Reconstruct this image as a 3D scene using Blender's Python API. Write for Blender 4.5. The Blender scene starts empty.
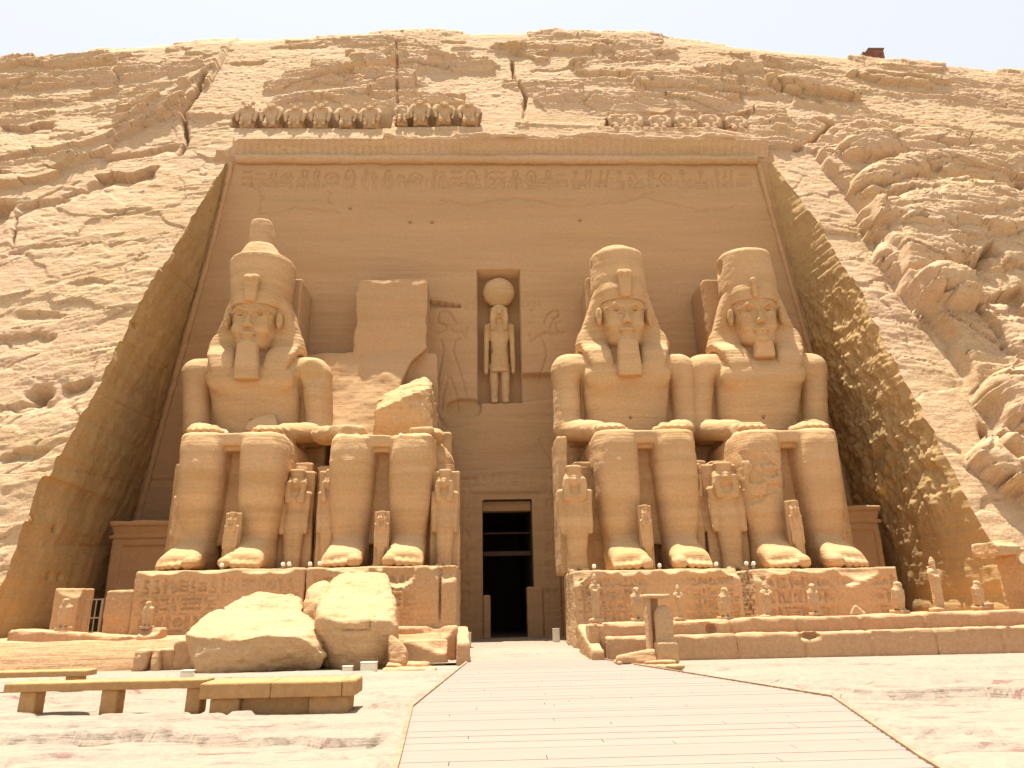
import bpy, bmesh, math, time
import numpy as np
from mathutils import Vector, Matrix
T0 = time.time()
sc = bpy.context.scene
R = math.radians

# ------------------------------------------------------------------ camera
F = 700.0
W, H = 1024, 768
CAM = np.array([-1.25, 0.0, 1.6])
PITCH, YAW, ROLL = R(17.4), R(2.0), R(1.1)
_f = np.array([math.sin(YAW) * math.cos(PITCH), math.cos(YAW) * math.cos(PITCH), math.sin(PITCH)])
_r = np.array([math.cos(YAW), -math.sin(YAW), 0.0])
_u = np.cross(_r, _f)
RR = math.cos(ROLL) * _r - math.sin(ROLL) * _u
UU = math.cos(ROLL) * _u + math.sin(ROLL) * _r
cam_data = bpy.data.cameras.new('camera')
cam = bpy.data.objects.new('camera', cam_data)
sc.collection.objects.link(cam)
cam_data.sensor_width = 36.0
cam_data.lens = 36.0 * F / W
cam_data.clip_end = 2000
m = Matrix.Identity(4)
for i in range(3):
    m[i][0], m[i][1], m[i][2], m[i][3] = RR[i], UU[i], -_f[i], CAM[i]
cam.matrix_world = m
sc.camera = cam

def ray(px, py): return _f + RR * (px - W / 2) / F - UU * (py - H / 2) / F
def atY(px, py, Y):
    d = ray(px, py); return CAM + d * (Y - CAM[1]) / d[1]
def atZ(px, py, Z):
    d = ray(px, py); return CAM + d * (Z - CAM[2]) / d[2]

# ------------------------------------------------------------------ light
SUN_BACK, SUN_LEFT = R(6.5), R(5.0)
sd = np.array([-math.tan(SUN_LEFT), math.tan(SUN_BACK), 1.0]); sd /= np.linalg.norm(sd)
world = bpy.data.worlds.new('World'); sc.world = world; world.use_nodes = True
wt = world.node_tree
bg = wt.nodes['Background']
sky = wt.nodes.new('ShaderNodeTexSky')
sky.sky_type = 'NISHITA'; sky.sun_disc = False
sky.sun_elevation = math.asin(sd[2]); sky.sun_rotation = math.atan2(sd[0], sd[1])
sky.dust_density = 6.0; sky.air_density = 1.0; sky.ozone_density = 1.0
hz = wt.nodes.new('ShaderNodeMix'); hz.data_type = 'RGBA'
hz.inputs[7].default_value = (8.1, 8.5, 8.8, 1)   # desert dust whitens the sky, least overhead
tcw = wt.nodes.new('ShaderNodeTexCoord'); spw = wt.nodes.new('ShaderNodeSeparateXYZ'); mrw = wt.nodes.new('ShaderNodeMapRange')
wt.links.new(tcw.outputs['Generated'], spw.inputs[0]); wt.links.new(spw.outputs[2], mrw.inputs[0])
mrw.inputs[1].default_value = 0.72; mrw.inputs[2].default_value = 0.92; mrw.inputs[3].default_value = 0.8; mrw.inputs[4].default_value = 0.15
wt.links.new(mrw.outputs[0], hz.inputs['Factor'])
wt.links.new(sky.outputs[0], hz.inputs[6]); wt.links.new(hz.outputs[2], bg.inputs[0]); bg.inputs[1].default_value = 0.061
sl = bpy.data.lights.new('sun', 'SUN'); sl.energy = 5.0; sl.angle = R(0.5); sl.color = (1.0, 0.94, 0.84)
so = bpy.data.objects.new('sun', sl); sc.collection.objects.link(so)
so.rotation_euler = Vector(-sd).to_track_quat('-Z', 'Y').to_euler()
so.location = (0, 0, 60)
sc.view_settings.view_transform = 'Standard'; sc.view_settings.look = 'None'
sc.view_settings.exposure = 1.04; sc.view_settings.gamma = 1.0
sc.view_settings.use_curve_mapping = False
sc.cycles.max_bounces = 8; sc.cycles.diffuse_bounces = 5
sc.cycles.use_denoising = True

# ------------------------------------------------------------------ noise
def h2(i, j, s=0):
    n = (i.astype(np.int64) * 374761393 + j.astype(np.int64) * 668265263 + s * 1274126177) & 0xffffffff
    n = ((n ^ (n >> 13)) * 1274126177) & 0xffffffff
    n = n ^ (n >> 16)
    return (n & 0xffffff) / float(0xffffff)
def h3(i, j, k, s=0):
    return h2(i.astype(np.int64) + k.astype(np.int64) * 7919, j.astype(np.int64) + k.astype(np.int64) * 104729, s)
def n2(x, y, s=0):
    i = np.floor(x); j = np.floor(y); fx = x - i; fy = y - j
    fx = fx * fx * (3 - 2 * fx); fy = fy * fy * (3 - 2 * fy)
    a = h2(i, j, s) * (1 - fx) + h2(i + 1, j, s) * fx
    b = h2(i, j + 1, s) * (1 - fx) + h2(i + 1, j + 1, s) * fx
    return (a * (1 - fy) + b * fy) * 2 - 1
def n3(x, y, z, s=0):
    k = np.floor(z); fz = z - k; fz = fz * fz * (3 - 2 * fz)
    i = np.floor(x); j = np.floor(y); fx = x - i; fy = y - j
    fx = fx * fx * (3 - 2 * fx); fy = fy * fy * (3 - 2 * fy)
    out = 0
    for kk, wz in ((0, 1 - fz), (1, fz)):
        a = h3(i, j, k + kk, s) * (1 - fx) + h3(i + 1, j, k + kk, s) * fx
        b = h3(i, j + 1, k + kk, s) * (1 - fx) + h3(i + 1, j + 1, k + kk, s) * fx
        out = out + wz * (a * (1 - fy) + b * fy)
    return out * 2 - 1
def fb2(x, y, o=4, s=0, g=0.5):
    r = 0; a = 1; t = 0
    for q in range(o):
        r = r + a * n2(x * 2 ** q + 11.3 * q, y * 2 ** q - 7.1 * q, s + q); t += a; a *= g
    return r / t
def fb3(P, f, o=3, s=0, g=0.5, zs=1.0):
    r = 0; a = 1; t = 0
    for q in range(o):
        r = r + a * n3(P[:, 0] * f * 2 ** q + 3.7 * q, P[:, 1] * f * 2 ** q + 9.1 * q, P[:, 2] * f * zs * 2 ** q, s + q); t += a; a *= g
    return r / t
def worley(x, y, s=0, jit=0.9):
    i0 = np.floor(x); j0 = np.floor(y)
    f1 = np.full(x.shape, 9.0); f2 = np.full(x.shape, 9.0); c = np.zeros(x.shape)
    for di in (-1, 0, 1):
        for dj in (-1, 0, 1):
            i = i0 + di; j = j0 + dj
            d = np.hypot(i + 0.5 + jit * (h2(i, j, s) - 0.5) - x, j + 0.5 + jit * (h2(i, j, s + 91) - 0.5) - y)
            id_ = h2(i, j, s + 7)
            m1 = d < f1
            f2 = np.where(m1, f1, np.minimum(f2, d)); c = np.where(m1, id_, c); f1 = np.where(m1, d, f1)
    return f1, f2, c
def sstep(a, b, x):
    t = np.clip((x - a) / (b - a), 0, 1); return t * t * (3 - 2 * t)

# ------------------------------------------------------------------ materials
def mat(name):
    m = bpy.data.materials.new(name); m.use_nodes = True
    return m, m.node_tree, m.node_tree.nodes['Principled BSDF']
def stone(name, c1, c2, c3, band=0.35, grain=1.0, bump=0.35, patch=0.12, sc_=1.0, lines=1.0, rough=0.92):
    """sandstone: bedding bands, soft patches, grain and pits; all driven by the position in the place"""
    m, t, b = mat(name)
    N, L = t.nodes.new, t.links.new
    geo = N('ShaderNodeNewGeometry')
    mp = N('ShaderNodeMapping'); mp.inputs['Scale'].default_value = (0.10 * sc_, 0.10 * sc_, 1.5 * sc_)
    mp.inputs['Rotation'].default_value = (0, R(1.5), 0)
    L(geo.outputs['Position'], mp.inputs[0])
    n1 = N('ShaderNodeTexNoise'); n1.inputs['Scale'].default_value = 1.0; n1.inputs['Detail'].default_value = 7; n1.inputs['Roughness'].default_value = 0.65
    n1.inputs['Distortion'].default_value = 0.4
    L(mp.outputs[0], n1.inputs['Vector'])
    r1 = N('ShaderNodeValToRGB')
    r1.color_ramp.elements[0].position = 0.5 - band; r1.color_ramp.elements[0].color = (*c1, 1)
    r1.color_ramp.elements[1].position = 0.5 + band; r1.color_ramp.elements[1].color = (*c2, 1)
    L(n1.outputs[0], r1.inputs[0])
    n2_ = N('ShaderNodeTexNoise'); n2_.inputs['Scale'].default_value = 0.22 * sc_; n2_.inputs['Detail'].default_value = 5; n2_.inputs['Roughness'].default_value = 0.6
    L(geo.outputs['Position'], n2_.inputs['Vector'])
    r2 = N('ShaderNodeValToRGB'); r2.color_ramp.elements[0].position = 0.42; r2.color_ramp.elements[1].position = 0.62
    r2.color_ramp.elements[0].color = (0, 0, 0, 1); r2.color_ramp.elements[1].color = (1, 1, 1, 1)
    L(n2_.outputs[0], r2.inputs[0])
    mx = N('ShaderNodeMix'); mx.data_type = 'RGBA'
    L(r2.outputs[0], mx.inputs['Factor']); L(r1.outputs[0], mx.inputs[6])
    mx.inputs[7].default_value = (*c3, 1)
    mf = N('ShaderNodeMath'); mf.operation = 'MULTIPLY'; mf.inputs[1].default_value = min(1, patch * 5)
    L(r2.outputs[0], mf.inputs[0]); L(mf.outputs[0], mx.inputs['Factor'])
    # grain
    n3_ = N('ShaderNodeTexNoise'); n3_.inputs['Scale'].default_value = 9.0; n3_.inputs['Detail'].default_value = 6; n3_.inputs['Roughness'].default_value = 0.7
    L(geo.outputs['Position'], n3_.inputs['Vector'])
    r3 = N('ShaderNodeMapRange'); r3.inputs[1].default_value = 0.3; r3.inputs[2].default_value = 0.7
    r3.inputs[3].default_value = 1 - 0.16 * grain; r3.inputs[4].default_value = 1 + 0.13 * grain
    L(n3_.outputs[0], r3.inputs[0])
    m2 = N('ShaderNodeVectorMath'); m2.operation = 'SCALE'
    L(mx.outputs[2], m2.inputs[0]); L(r3.outputs[0], m2.inputs['Scale'])
    L(m2.outputs[0], b.inputs['Base Color'])
    # fine bedding lines for the bump
    mp2 = N('ShaderNodeMapping'); mp2.inputs['Scale'].default_value = (0.5, 0.5, 9.0); mp2.inputs['Rotation'].default_value = (0, R(-1), 0)
    L(geo.outputs['Position'], mp2.inputs[0])
    n4 = N('ShaderNodeTexNoise'); n4.inputs['Scale'].default_value = 1.0; n4.inputs['Detail'].default_value = 6; n4.inputs['Roughness'].default_value = 0.6
    L(mp2.outputs[0], n4.inputs['Vector'])
    n5 = N('ShaderNodeTexNoise'); n5.inputs['Scale'].default_value = 3.0; n5.inputs['Detail'].default_value = 8; n5.inputs['Roughness'].default_value = 0.68
    L(geo.outputs['Position'], n5.inputs['Vector'])
    ad = N('ShaderNodeMath'); ad.operation = 'MULTIPLY_ADD'; ad.inputs[1].default_value = lines; L(n4.outputs[0], ad.inputs[0]); L(n5.outputs[0], ad.inputs[2])
    bp = N('ShaderNodeBump'); bp.inputs['Strength'].default_value = bump; bp.inputs['Distance'].default_value = 0.25
    L(ad.outputs[0], bp.inputs['Height']); L(bp.outputs[0], b.inputs['Normal'])
    b.inputs['Roughness'].default_value = rough
    b.inputs['Specular IOR Level'].default_value = 0.15
    return m
def stains(m, c, sx, sy, lo, hi):
    t = m.node_tree; b = t.nodes['Principled BSDF']; N, L = t.nodes.new, t.links.new
    src = b.inputs['Base Color'].links[0].from_socket
    geo = N('ShaderNodeNewGeometry'); mp = N('ShaderNodeMapping'); mp.inputs['Scale'].default_value = (sx, sy, sx); L(geo.outputs['Position'], mp.inputs[0])
    n = N('ShaderNodeTexNoise'); n.inputs['Scale'].default_value = 1; n.inputs['Detail'].default_value = 9; n.inputs['Roughness'].default_value = .72; n.inputs['Distortion'].default_value = .3
    L(mp.outputs[0], n.inputs['Vector']); r = N('ShaderNodeMapRange'); r.inputs[1].default_value = lo; r.inputs[2].default_value = hi; L(n.outputs[0], r.inputs[0])
    mx = N('ShaderNodeMix'); mx.data_type = 'RGBA'; L(r.outputs[0], mx.inputs['Factor']); L(src, mx.inputs[6]); mx.inputs[7].default_value = (*c, 1)
    L(mx.outputs[2], b.inputs['Base Color'])
def plain(name, c, rough=0.7, metal=0.0, var=0.15, nscale=8.0, bump=0.0):
    m, t, b = mat(name)
    N, L = t.nodes.new, t.links.new
    geo = N('ShaderNodeNewGeometry')
    n = N('ShaderNodeTexNoise'); n.inputs['Scale'].default_value = nscale; n.inputs['Detail'].default_value = 6
    L(geo.outputs['Position'], n.inputs['Vector'])
    r = N('ShaderNodeMapRange'); r.inputs[1].default_value = .3; r.inputs[2].default_value = .7; r.inputs[3].default_value = 1 - var; r.inputs[4].default_value = 1 + var
    L(n.outputs[0], r.inputs[0])
    v = N('ShaderNodeVectorMath'); v.operation = 'SCALE'; v.inputs[0].default_value = c
    L(r.outputs[0], v.inputs['Scale']); L(v.outputs[0], b.inputs['Base Color'])
    b.inputs['Roughness'].default_value = rough; b.inputs['Metallic'].default_value = metal
    if bump:
        bp = N('ShaderNodeBump'); bp.inputs['Strength'].default_value = bump; bp.inputs['Distance'].default_value = 0.02
        L(n.outputs[0], bp.inputs['Height']); L(bp.outputs[0], b.inputs['Normal'])
    return m
M_CLIFF = stone('cliff_sandstone', (0.465, 0.303, 0.158), (0.56, 0.392, 0.228), (0.54, 0.362, 0.225), bump=0.5, patch=0.16, band=0.16, lines=0.35)
M_WALL = stone('facade_sandstone', (0.415, 0.257, 0.125), (0.49, 0.306, 0.158), (0.465, 0.282, 0.147), bump=0.16, patch=0.10, band=0.2, grain=0.6)
M_SIDE = stone('side_wall_sandstone', (0.42, 0.275, 0.118), (0.49, 0.33, 0.15), (0.44, 0.288, 0.13), bump=0.25, patch=0.10, band=0.25, grain=0.8)
M_STAT = stone('statue_sandstone', (0.455, 0.283, 0.128), (0.555, 0.357, 0.182), (0.505, 0.313, 0.163), bump=0.28, patch=0.12, band=0.11, grain=0.7)
M_PED = stone('pedestal_sandstone', (0.455, 0.290, 0.142), (0.545, 0.358, 0.192), (0.50, 0.312, 0.172), bump=0.35, patch=0.12, band=0.2)
M_TERR = stone('terrace_sandstone', (0.46, 0.273, 0.135), (0.53, 0.327, 0.172), (0.49, 0.28, 0.158), bump=0.35, patch=0.14, band=0.2)
M_GROUND = stone('ground_rock', (0.29, 0.232, 0.172), (0.335, 0.275, 0.21), (0.308, 0.232, 0.172), bump=0.4, patch=0.12, band=0.25, grain=0.8)
M_BENCH = stone('bench_sandstone', (0.42, 0.245, 0.105), (0.48, 0.29, 0.125), (0.37, 0.21, 0.09), bump=0.2, patch=0.12, band=0.2)
stains(M_GROUND, (.22, .135, .105), .55, 3.2, .585, .63)
stains(M_CLIFF, (.52, .36, .215), .5, .5, .56, .68)
stains(M_CLIFF, (.33, .20, .095), .9, 3.5, .63, .72)
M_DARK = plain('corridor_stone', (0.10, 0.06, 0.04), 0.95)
M_METAL = plain('dull_metal', (0.30, 0.24, 0.16), 0.5, 0.6)
M_WHITE = plain('pale_lamp_housing', (0.78, 0.72, 0.55), 0.5, var=0.05)
M_RUST = plain('rusty_sheet', (0.20, 0.07, 0.035), 0.8, var=0.4, nscale=3.0)
M_OLIVE = plain('weathered_board', (0.12, 0.10, 0.05), 0.8, var=0.3)

def wood_mat():
    m, t, b = mat('bleached_planks')
    N, L = t.nodes.new, t.links.new
    geo = N('ShaderNodeNewGeometry')
    sp = N('ShaderNodeSeparateXYZ'); L(geo.outputs['Position'], sp.inputs[0])
    a = N('ShaderNodeMath'); a.operation = 'DIVIDE'; a.inputs[1].default_value = 0.20; L(sp.outputs[1], a.inputs[0])
    fl = N('ShaderNodeMath'); fl.operation = 'FLOOR'; L(a.outputs[0], fl.inputs[0])
    wn = N('ShaderNodeTexWhiteNoise'); wn.noise_dimensions = '1D'; L(fl.outputs[0], wn.inputs['W'])
    mp = N('ShaderNodeMapping'); mp.inputs['Scale'].default_value = (0.8, 30, 1); L(geo.outputs['Position'], mp.inputs[0])
    n = N('ShaderNodeTexNoise'); n.inputs['Scale'].default_value = 1.0; n.inputs['Detail'].default_value = 6; L(mp.outputs[0], n.inputs['Vector'])
    ad = N('ShaderNodeMath'); ad.operation = 'MULTIPLY_ADD'; ad.inputs[1].default_value = 0.5
    L(wn.outputs[0], ad.inputs[0]); L(n.outputs[0], ad.inputs[2])
    r = N('ShaderNodeValToRGB'); r.color_ramp.elements[0].position = 0.3; r.color_ramp.elements[1].position = 1.0
    r.color_ramp.elements[0].color = (0.26, 0.208, 0.168, 1); r.color_ramp.elements[1].color = (0.275, 0.222, 0.182, 1)
    L(ad.outputs[0], r.inputs[0]); L(r.outputs[0], b.inputs['Base Color'])
    b.inputs['Roughness'].default_value = 0.75; b.inputs['Specular IOR Level'].default_value = 0.2
    return m
M_WOOD = wood_mat()
M_WOODEDGE = plain('edge_board_wood', (0.30, 0.19, 0.11), 0.8, var=0.25, nscale=5)

# ------------------------------------------------------------------ objects
def root(name, loc, label, cat, group=None, rotz=0.0):
    o = bpy.data.objects.new(name, None); sc.collection.objects.link(o)
    o.empty_display_size = 0.3
    o.location = loc; o.rotation_euler = (0, 0, rotz); tag(o, label, cat, group); return o
def tag(o, label=None, cat=None, group=None, kind=None):
    if label: o['label'] = label
    if cat: o['category'] = cat
    if group: o['group'] = group
    if kind: o['kind'] = kind
    return o
def mesh_obj(name, V, Fq, material, parent=None, loc=None, smooth=True):
    """V (n,3); Fq list of arrays (m,4)/(m,3) or one array"""
    me = bpy.data.meshes.new(name)
    if not isinstance(Fq, list): Fq = [Fq]
    if sum(len(f) for f in Fq) == 0: print('EMPTY MESH', name, len(V)); Fq = [np.array([[0, 1, 2]])]; V = np.zeros((3, 3))
    Fq = [f for f in Fq if len(f)]
    me.vertices.add(len(V)); me.vertices.foreach_set('co', np.ascontiguousarray(V, dtype=np.float32).ravel())
    nl = sum(f.size for f in Fq); npf = sum(len(f) for f in Fq)
    me.loops.add(nl); me.polygons.add(npf)
    me.loops.foreach_set('vertex_index', np.concatenate([f.astype(np.int32).ravel() for f in Fq]))
    sizes = np.concatenate([np.full(len(f), f.shape[1], np.int32) for f in Fq])
    st = np.concatenate([[0], np.cumsum(sizes)[:-1]]).astype(np.int32)
    me.polygons.foreach_set('loop_start', st)
    me.polygons.foreach_set('use_smooth', np.full(npf, smooth))
    me.update(calc_edges=True); me.validate()
    me.materials.append(material)
    o = bpy.data.objects.new(name, me); sc.collection.objects.link(o)
    if parent is not None: o.parent = parent
    if loc is not None: o.location = loc
    return o
def grid_faces(nr, nc, keep=None, flip=False):
    i = np.arange(nr - 1)[:, None] * nc + np.arange(nc - 1)[None, :]
    q = np.stack([i, i + 1, i + nc + 1, i + nc], -1)
    if flip: q = q[..., ::-1]
    return q[keep] if keep is not None else q.reshape(-1, 4)

# ------------------------------------------------------------------ sculpting field
class Vox:
    def __init__(s, lo, hi, h):
        s.h = h; s.lo = np.array(lo, float) - 3 * h
        n = np.ceil((np.array(hi, float) + 3 * h - s.lo) / h).astype(int) + 1
        s.ax = [(s.lo[i] + h * np.arange(n[i])).astype(np.float32) for i in range(3)]
        s.D = np.full(tuple(n), 5.0, np.float32)
    def reg(s, lo, hi, k):
        m = k + 3 * s.h; sl = []; X = []
        for i in range(3):
            a = max(0, int(math.floor((lo[i] - m - s.lo[i]) / s.h))); b = min(s.D.shape[i], int(math.ceil((hi[i] + m - s.lo[i]) / s.h)) + 1)
            if b <= a: return None, None
            sl.append(slice(a, b)); sh = [1, 1, 1]; sh[i] = b - a
            X.append(s.ax[i][a:b].reshape(sh))
        return tuple(sl), X
    def put(s, fn, lo, hi, k=0.0, op='u'):
        sl, X = s.reg(lo, hi, k)
        if sl is None: return
        d = fn(*X); A = s.D[sl]
        if op == 'u':
            if k > 0:
                h_ = np.clip(0.5 + 0.5 * (A - d) / k, 0, 1); r = A * (1 - h_) + d * h_ - k * h_ * (1 - h_)
            else: r = np.minimum(A, d)
        elif op == 's':
            d = -d
            if k > 0:
                h_ = np.clip(0.5 - 0.5 * (A - d) / k, 0, 1); r = A * (1 - h_) + d * h_ + k * h_ * (1 - h_)
            else: r = np.maximum(A, d)
        s.D[sl] = r
    def ell(s, c, r, k=0.0, op='u', rot=None):
        c = np.array(c, float); r = np.array(r, float); mr = r if rot is None else np.full(3, r.max())
        def fn(X, Y, Z):
            x, y, z = X - c[0], Y - c[1], Z - c[2]
            if rot is not None:
                x, y, z = (rot[0][0] * x + rot[1][0] * y + rot[2][0] * z, rot[0][1] * x + rot[1][1] * y + rot[2][1] * z, rot[0][2] * x + rot[1][2] * y + rot[2][2] * z)
            k0 = np.sqrt((x / r[0]) ** 2 + (y / r[1]) ** 2 + (z / r[2]) ** 2)
            k1 = np.sqrt((x / r[0] ** 2) ** 2 + (y / r[1] ** 2) ** 2 + (z / r[2] ** 2) ** 2)
            return k0 * (k0 - 1) / np.maximum(k1, 1e-5)
        s.put(fn, c - mr, c + mr, k, op)
    def box(s, c, hf, r=0.05, k=0.0, op='u', rot=None):
        c = np.array(c, float); hf = np.array(hf, float); mr = hf if rot is None else np.full(3, np.linalg.norm(hf))
        def fn(X, Y, Z):
            x, y, z = X - c[0], Y - c[1], Z - c[2]
            if rot is not None:
                x, y, z = (rot[0][0] * x + rot[1][0] * y + rot[2][0] * z, rot[0][1] * x + rot[1][1] * y + rot[2][1] * z, rot[0][2] * x + rot[1][2] * y + rot[2][2] * z)
            qx, qy, qz = np.abs(x) - hf[0] + r, np.abs(y) - hf[1] + r, np.abs(z) - hf[2] + r
            return np.sqrt(np.maximum(qx, 0) ** 2 + np.maximum(qy, 0) ** 2 + np.maximum(qz, 0) ** 2) + np.minimum(np.maximum(qx, np.maximum(qy, qz)), 0) - r
        s.put(fn, c - mr, c + mr, k, op)
    def cap(s, a, b, ra, rb, k=0.0, op='u', sq=(1, 1, 1)):
        a = np.array(a, float); b = np.array(b, float); q = np.array(sq, float)
        aa, bb = a / q, b / q; ab = bb - aa; L2 = float(ab @ ab) + 1e-9
        def fn(X, Y, Z):
            x, y, z = X / q[0] - aa[0], Y / q[1] - aa[1], Z / q[2] - aa[2]
            t = np.clip((x * ab[0] + y * ab[1] + z * ab[2]) / L2, 0, 1)
            return (np.sqrt((x - t * ab[0]) ** 2 + (y - t * ab[1]) ** 2 + (z - t * ab[2]) ** 2) - (ra + (rb - ra) * t)) * q.min()
        rm = max(ra, rb) * q
        s.put(fn, np.minimum(a, b) - rm, np.maximum(a, b) + rm, k, op)
    def loft(s, rows, p=2.5, k=0.0, op='u', rnd=0.15, ax=2):
        """rows of (t, c1, c2, r1, r2) along axis ax; cross section a superellipse of power p"""
        rows = np.array(rows, float); t = rows[:, 0]
        o = [i for i in range(3) if i != ax]
        def fn(X, Y, Z):
            P = [X, Y, Z]; T = P[ax]
            Tf = T.ravel(); sh = T.shape
            g = [np.interp(Tf, t, rows[:, j]).reshape(sh) for j in range(1, 5)]
            u = np.abs((P[o[0]] - g[0]) / g[2]); v = np.abs((P[o[1]] - g[1]) / g[3])
            d = ((u ** p + v ** p) ** (1.0 / p) - 1) * np.minimum(g[2], g[3])
            e = np.maximum(t[0] - T, T - t[-1])
            if rnd > 0:
                dd, ee = d + rnd, e + rnd
                return np.minimum(np.maximum(dd, ee), 0) + np.sqrt(np.maximum(dd, 0) ** 2 + np.maximum(ee, 0) ** 2) - rnd
            return np.maximum(d, e)
        lo = np.zeros(3); hi = np.zeros(3)
        lo[ax], hi[ax] = t[0], t[-1]
        lo[o[0]] = (rows[:, 1] - rows[:, 3]).min(); hi[o[0]] = (rows[:, 1] + rows[:, 3]).max()
        lo[o[1]] = (rows[:, 2] - rows[:, 4]).min(); hi[o[1]] = (rows[:, 2] + rows[:, 4]).max()
        s.put(fn, lo, hi, k, op)
    def planes(s, PL, lo, hi, k=0.0, rk=0.1, op='u'):
        def fn(X, Y, Z):
            acc = None
            for n, d in PL:
                e = n[0] * X + n[1] * Y + n[2] * Z - d
                if acc is None: acc = e
                else:
                    h_ = np.clip(0.5 - 0.5 * (acc - e) / rk, 0, 1); acc = acc * (1 - h_) + e * h_ + rk * h_ * (1 - h_)
            return acc
        s.put(fn, np.array(lo, float), np.array(hi, float), k, op)
    def warp(s, amp, f, sd=0, zs=1.0):
        """noise added to the whole field (soft erosion)"""
        X, Y, Z = np.meshgrid(*s.ax, indexing='ij')
        m = np.abs(s.D) < amp * 3 + 2 * s.h
        P = np.stack([X[m], Y[m], Z[m]], 1).astype(float)
        s.D[m] += (amp * fb3(P, f, 3, sd, zs=zs)).astype(np.float32)
    def mesh(s):
        D = s.D; S = D < 0
        c = np.zeros(tuple(np.array(D.shape) - 1), np.int8)
        for a in (0, 1):
            for b in (0, 1):
                for d in (0, 1):
                    c += S[a:D.shape[0] - 1 + a, b:D.shape[1] - 1 + b, d:D.shape[2] - 1 + d]
        I = np.argwhere((c > 0) & (c < 8))
        vid = np.full(c.shape, -1, np.int64); vid[I[:, 0], I[:, 1], I[:, 2]] = np.arange(len(I))
        pos = np.zeros((len(I), 3)); cnt = np.zeros(len(I))
        C = [(a, b, d) for a in (0, 1) for b in (0, 1) for d in (0, 1)]
        vals = {q: D[I[:, 0] + q[0], I[:, 1] + q[1], I[:, 2] + q[2]].astype(float) for q in C}
        for q in C:
            for ax in range(3):
                if q[ax]: continue
                r = list(q); r[ax] = 1; r = tuple(r)
                va, vb = vals[q], vals[r]; m = (va < 0) != (vb < 0)
                t = np.where(m, va / np.where(m, va - vb, 1), 0)
                pp = np.tile(np.array(q, float), (len(I), 1)); pp[:, ax] = t
                pos += pp * m[:, None]; cnt += m
        V = s.lo + s.h * (I + pos / cnt[:, None])
        Q = []
        for ax in range(3):
            o1, o2 = [(1, 2), (2, 0), (0, 1)][ax]
            sa = [slice(None)] * 3; sb = [slice(None)] * 3
            sa[ax] = slice(0, -1); sb[ax] = slice(1, None)
            A, B = S[tuple(sa)], S[tuple(sb)]
            E_ = np.argwhere(A != B)
            ok = (E_[:, o1] > 0) & (E_[:, o2] > 0) & (E_[:, o1] < D.shape[o1] - 1) & (E_[:, o2] < D.shape[o2] - 1)
            E_ = E_[ok]
            ina = A[E_[:, 0], E_[:, 1], E_[:, 2]]
            def g(d1, d2):
                J = E_.copy(); J[:, o1] -= d1; J[:, o2] -= d2; return vid[J[:, 0], J[:, 1], J[:, 2]]
            q = np.stack([g(1, 1), g(0, 1), g(0, 0), g(1, 0)], 1)
            q[~ina] = q[~ina][:, ::-1]
            Q.append(q)
        Q = np.concatenate(Q); Q = Q[(Q >= 0).all(1)]
        return V, Q
def vnormals(V, Q):
    a, b, c, d = (V[Q[:, i]] for i in range(4))
    n = np.cross(c - a, d - b); N = np.zeros_like(V)
    for i in range(4):
        for j in range(3):
            N[:, j] += np.bincount(Q[:, i], n[:, j], len(V))
    return N / np.maximum(np.linalg.norm(N, axis=1, keepdims=True), 1e-9)
def erode(V, Q, amp=0.04, f=1.2, sd=0, zs=1.0, o=4, fine=0.0, strata=0.0, ridge=0.0):
    N = vnormals(V, Q)
    d = amp * fb3(V, f, o, sd, zs=zs)
    if ridge:
        for q_, a_ in ((1.0, 1.0), (2.3, .5), (5.1, .25)):
            r_ = 1 - np.abs(fb3(V, f * q_, 1, sd + 60 + int(q_))) * 5; d = d - ridge * a_ * np.clip(r_, 0, 1)
            d = d + ridge * a_ * .9 * np.round(2 * fb3(V, f * q_ * .8, 2, sd + 70)) / 2
    if fine: d = d + fine * fb3(V, f * 6, 2, sd + 40, zs=1.5)
    if strata:
        zz = V[:, 2] + 0.08 * n2(V[:, 0] * 0.4, V[:, 1] * 0.4, sd)
        d = d + strata * n2(zz * 3.1, np.zeros_like(zz), sd + 5) * (0.5 + 0.5 * n2(V[:, 0] * 0.5, zz * 2, sd + 9))
    return V + N * d[:, None]
def hull_planes(pts):
    bm = bmesh.new()
    for p in pts: bm.verts.new(p)
    bmesh.ops.convex_hull(bm, input=bm.verts)
    cen = Vector(np.mean(np.array(pts, float), axis=0)); out = []
    for f in bm.faces:
        n = f.normal.copy(); d = n.dot(f.verts[0].co)
        if n.dot(cen) > d: n, d = -n, -d
        if not any((n - Vector(o[0])).length < 0.02 and abs(d - o[1]) < 0.02 for o in out): out.append((tuple(n), d))
    bm.free(); return out
def hull_rock(pts, h=0.06, rk=0.15, amp=0.1, f=0.8, sd=0, fine=0.02, strata=0.0):
    P = np.array(pts, float); v = Vox(P.min(0) - .1, P.max(0) + .1, h)
    v.planes(hull_planes(pts), P.min(0), P.max(0), rk=rk)
    V, Q = v.mesh(); return erode(V, Q, amp, f, sd, fine=fine, strata=strata), Q
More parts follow.
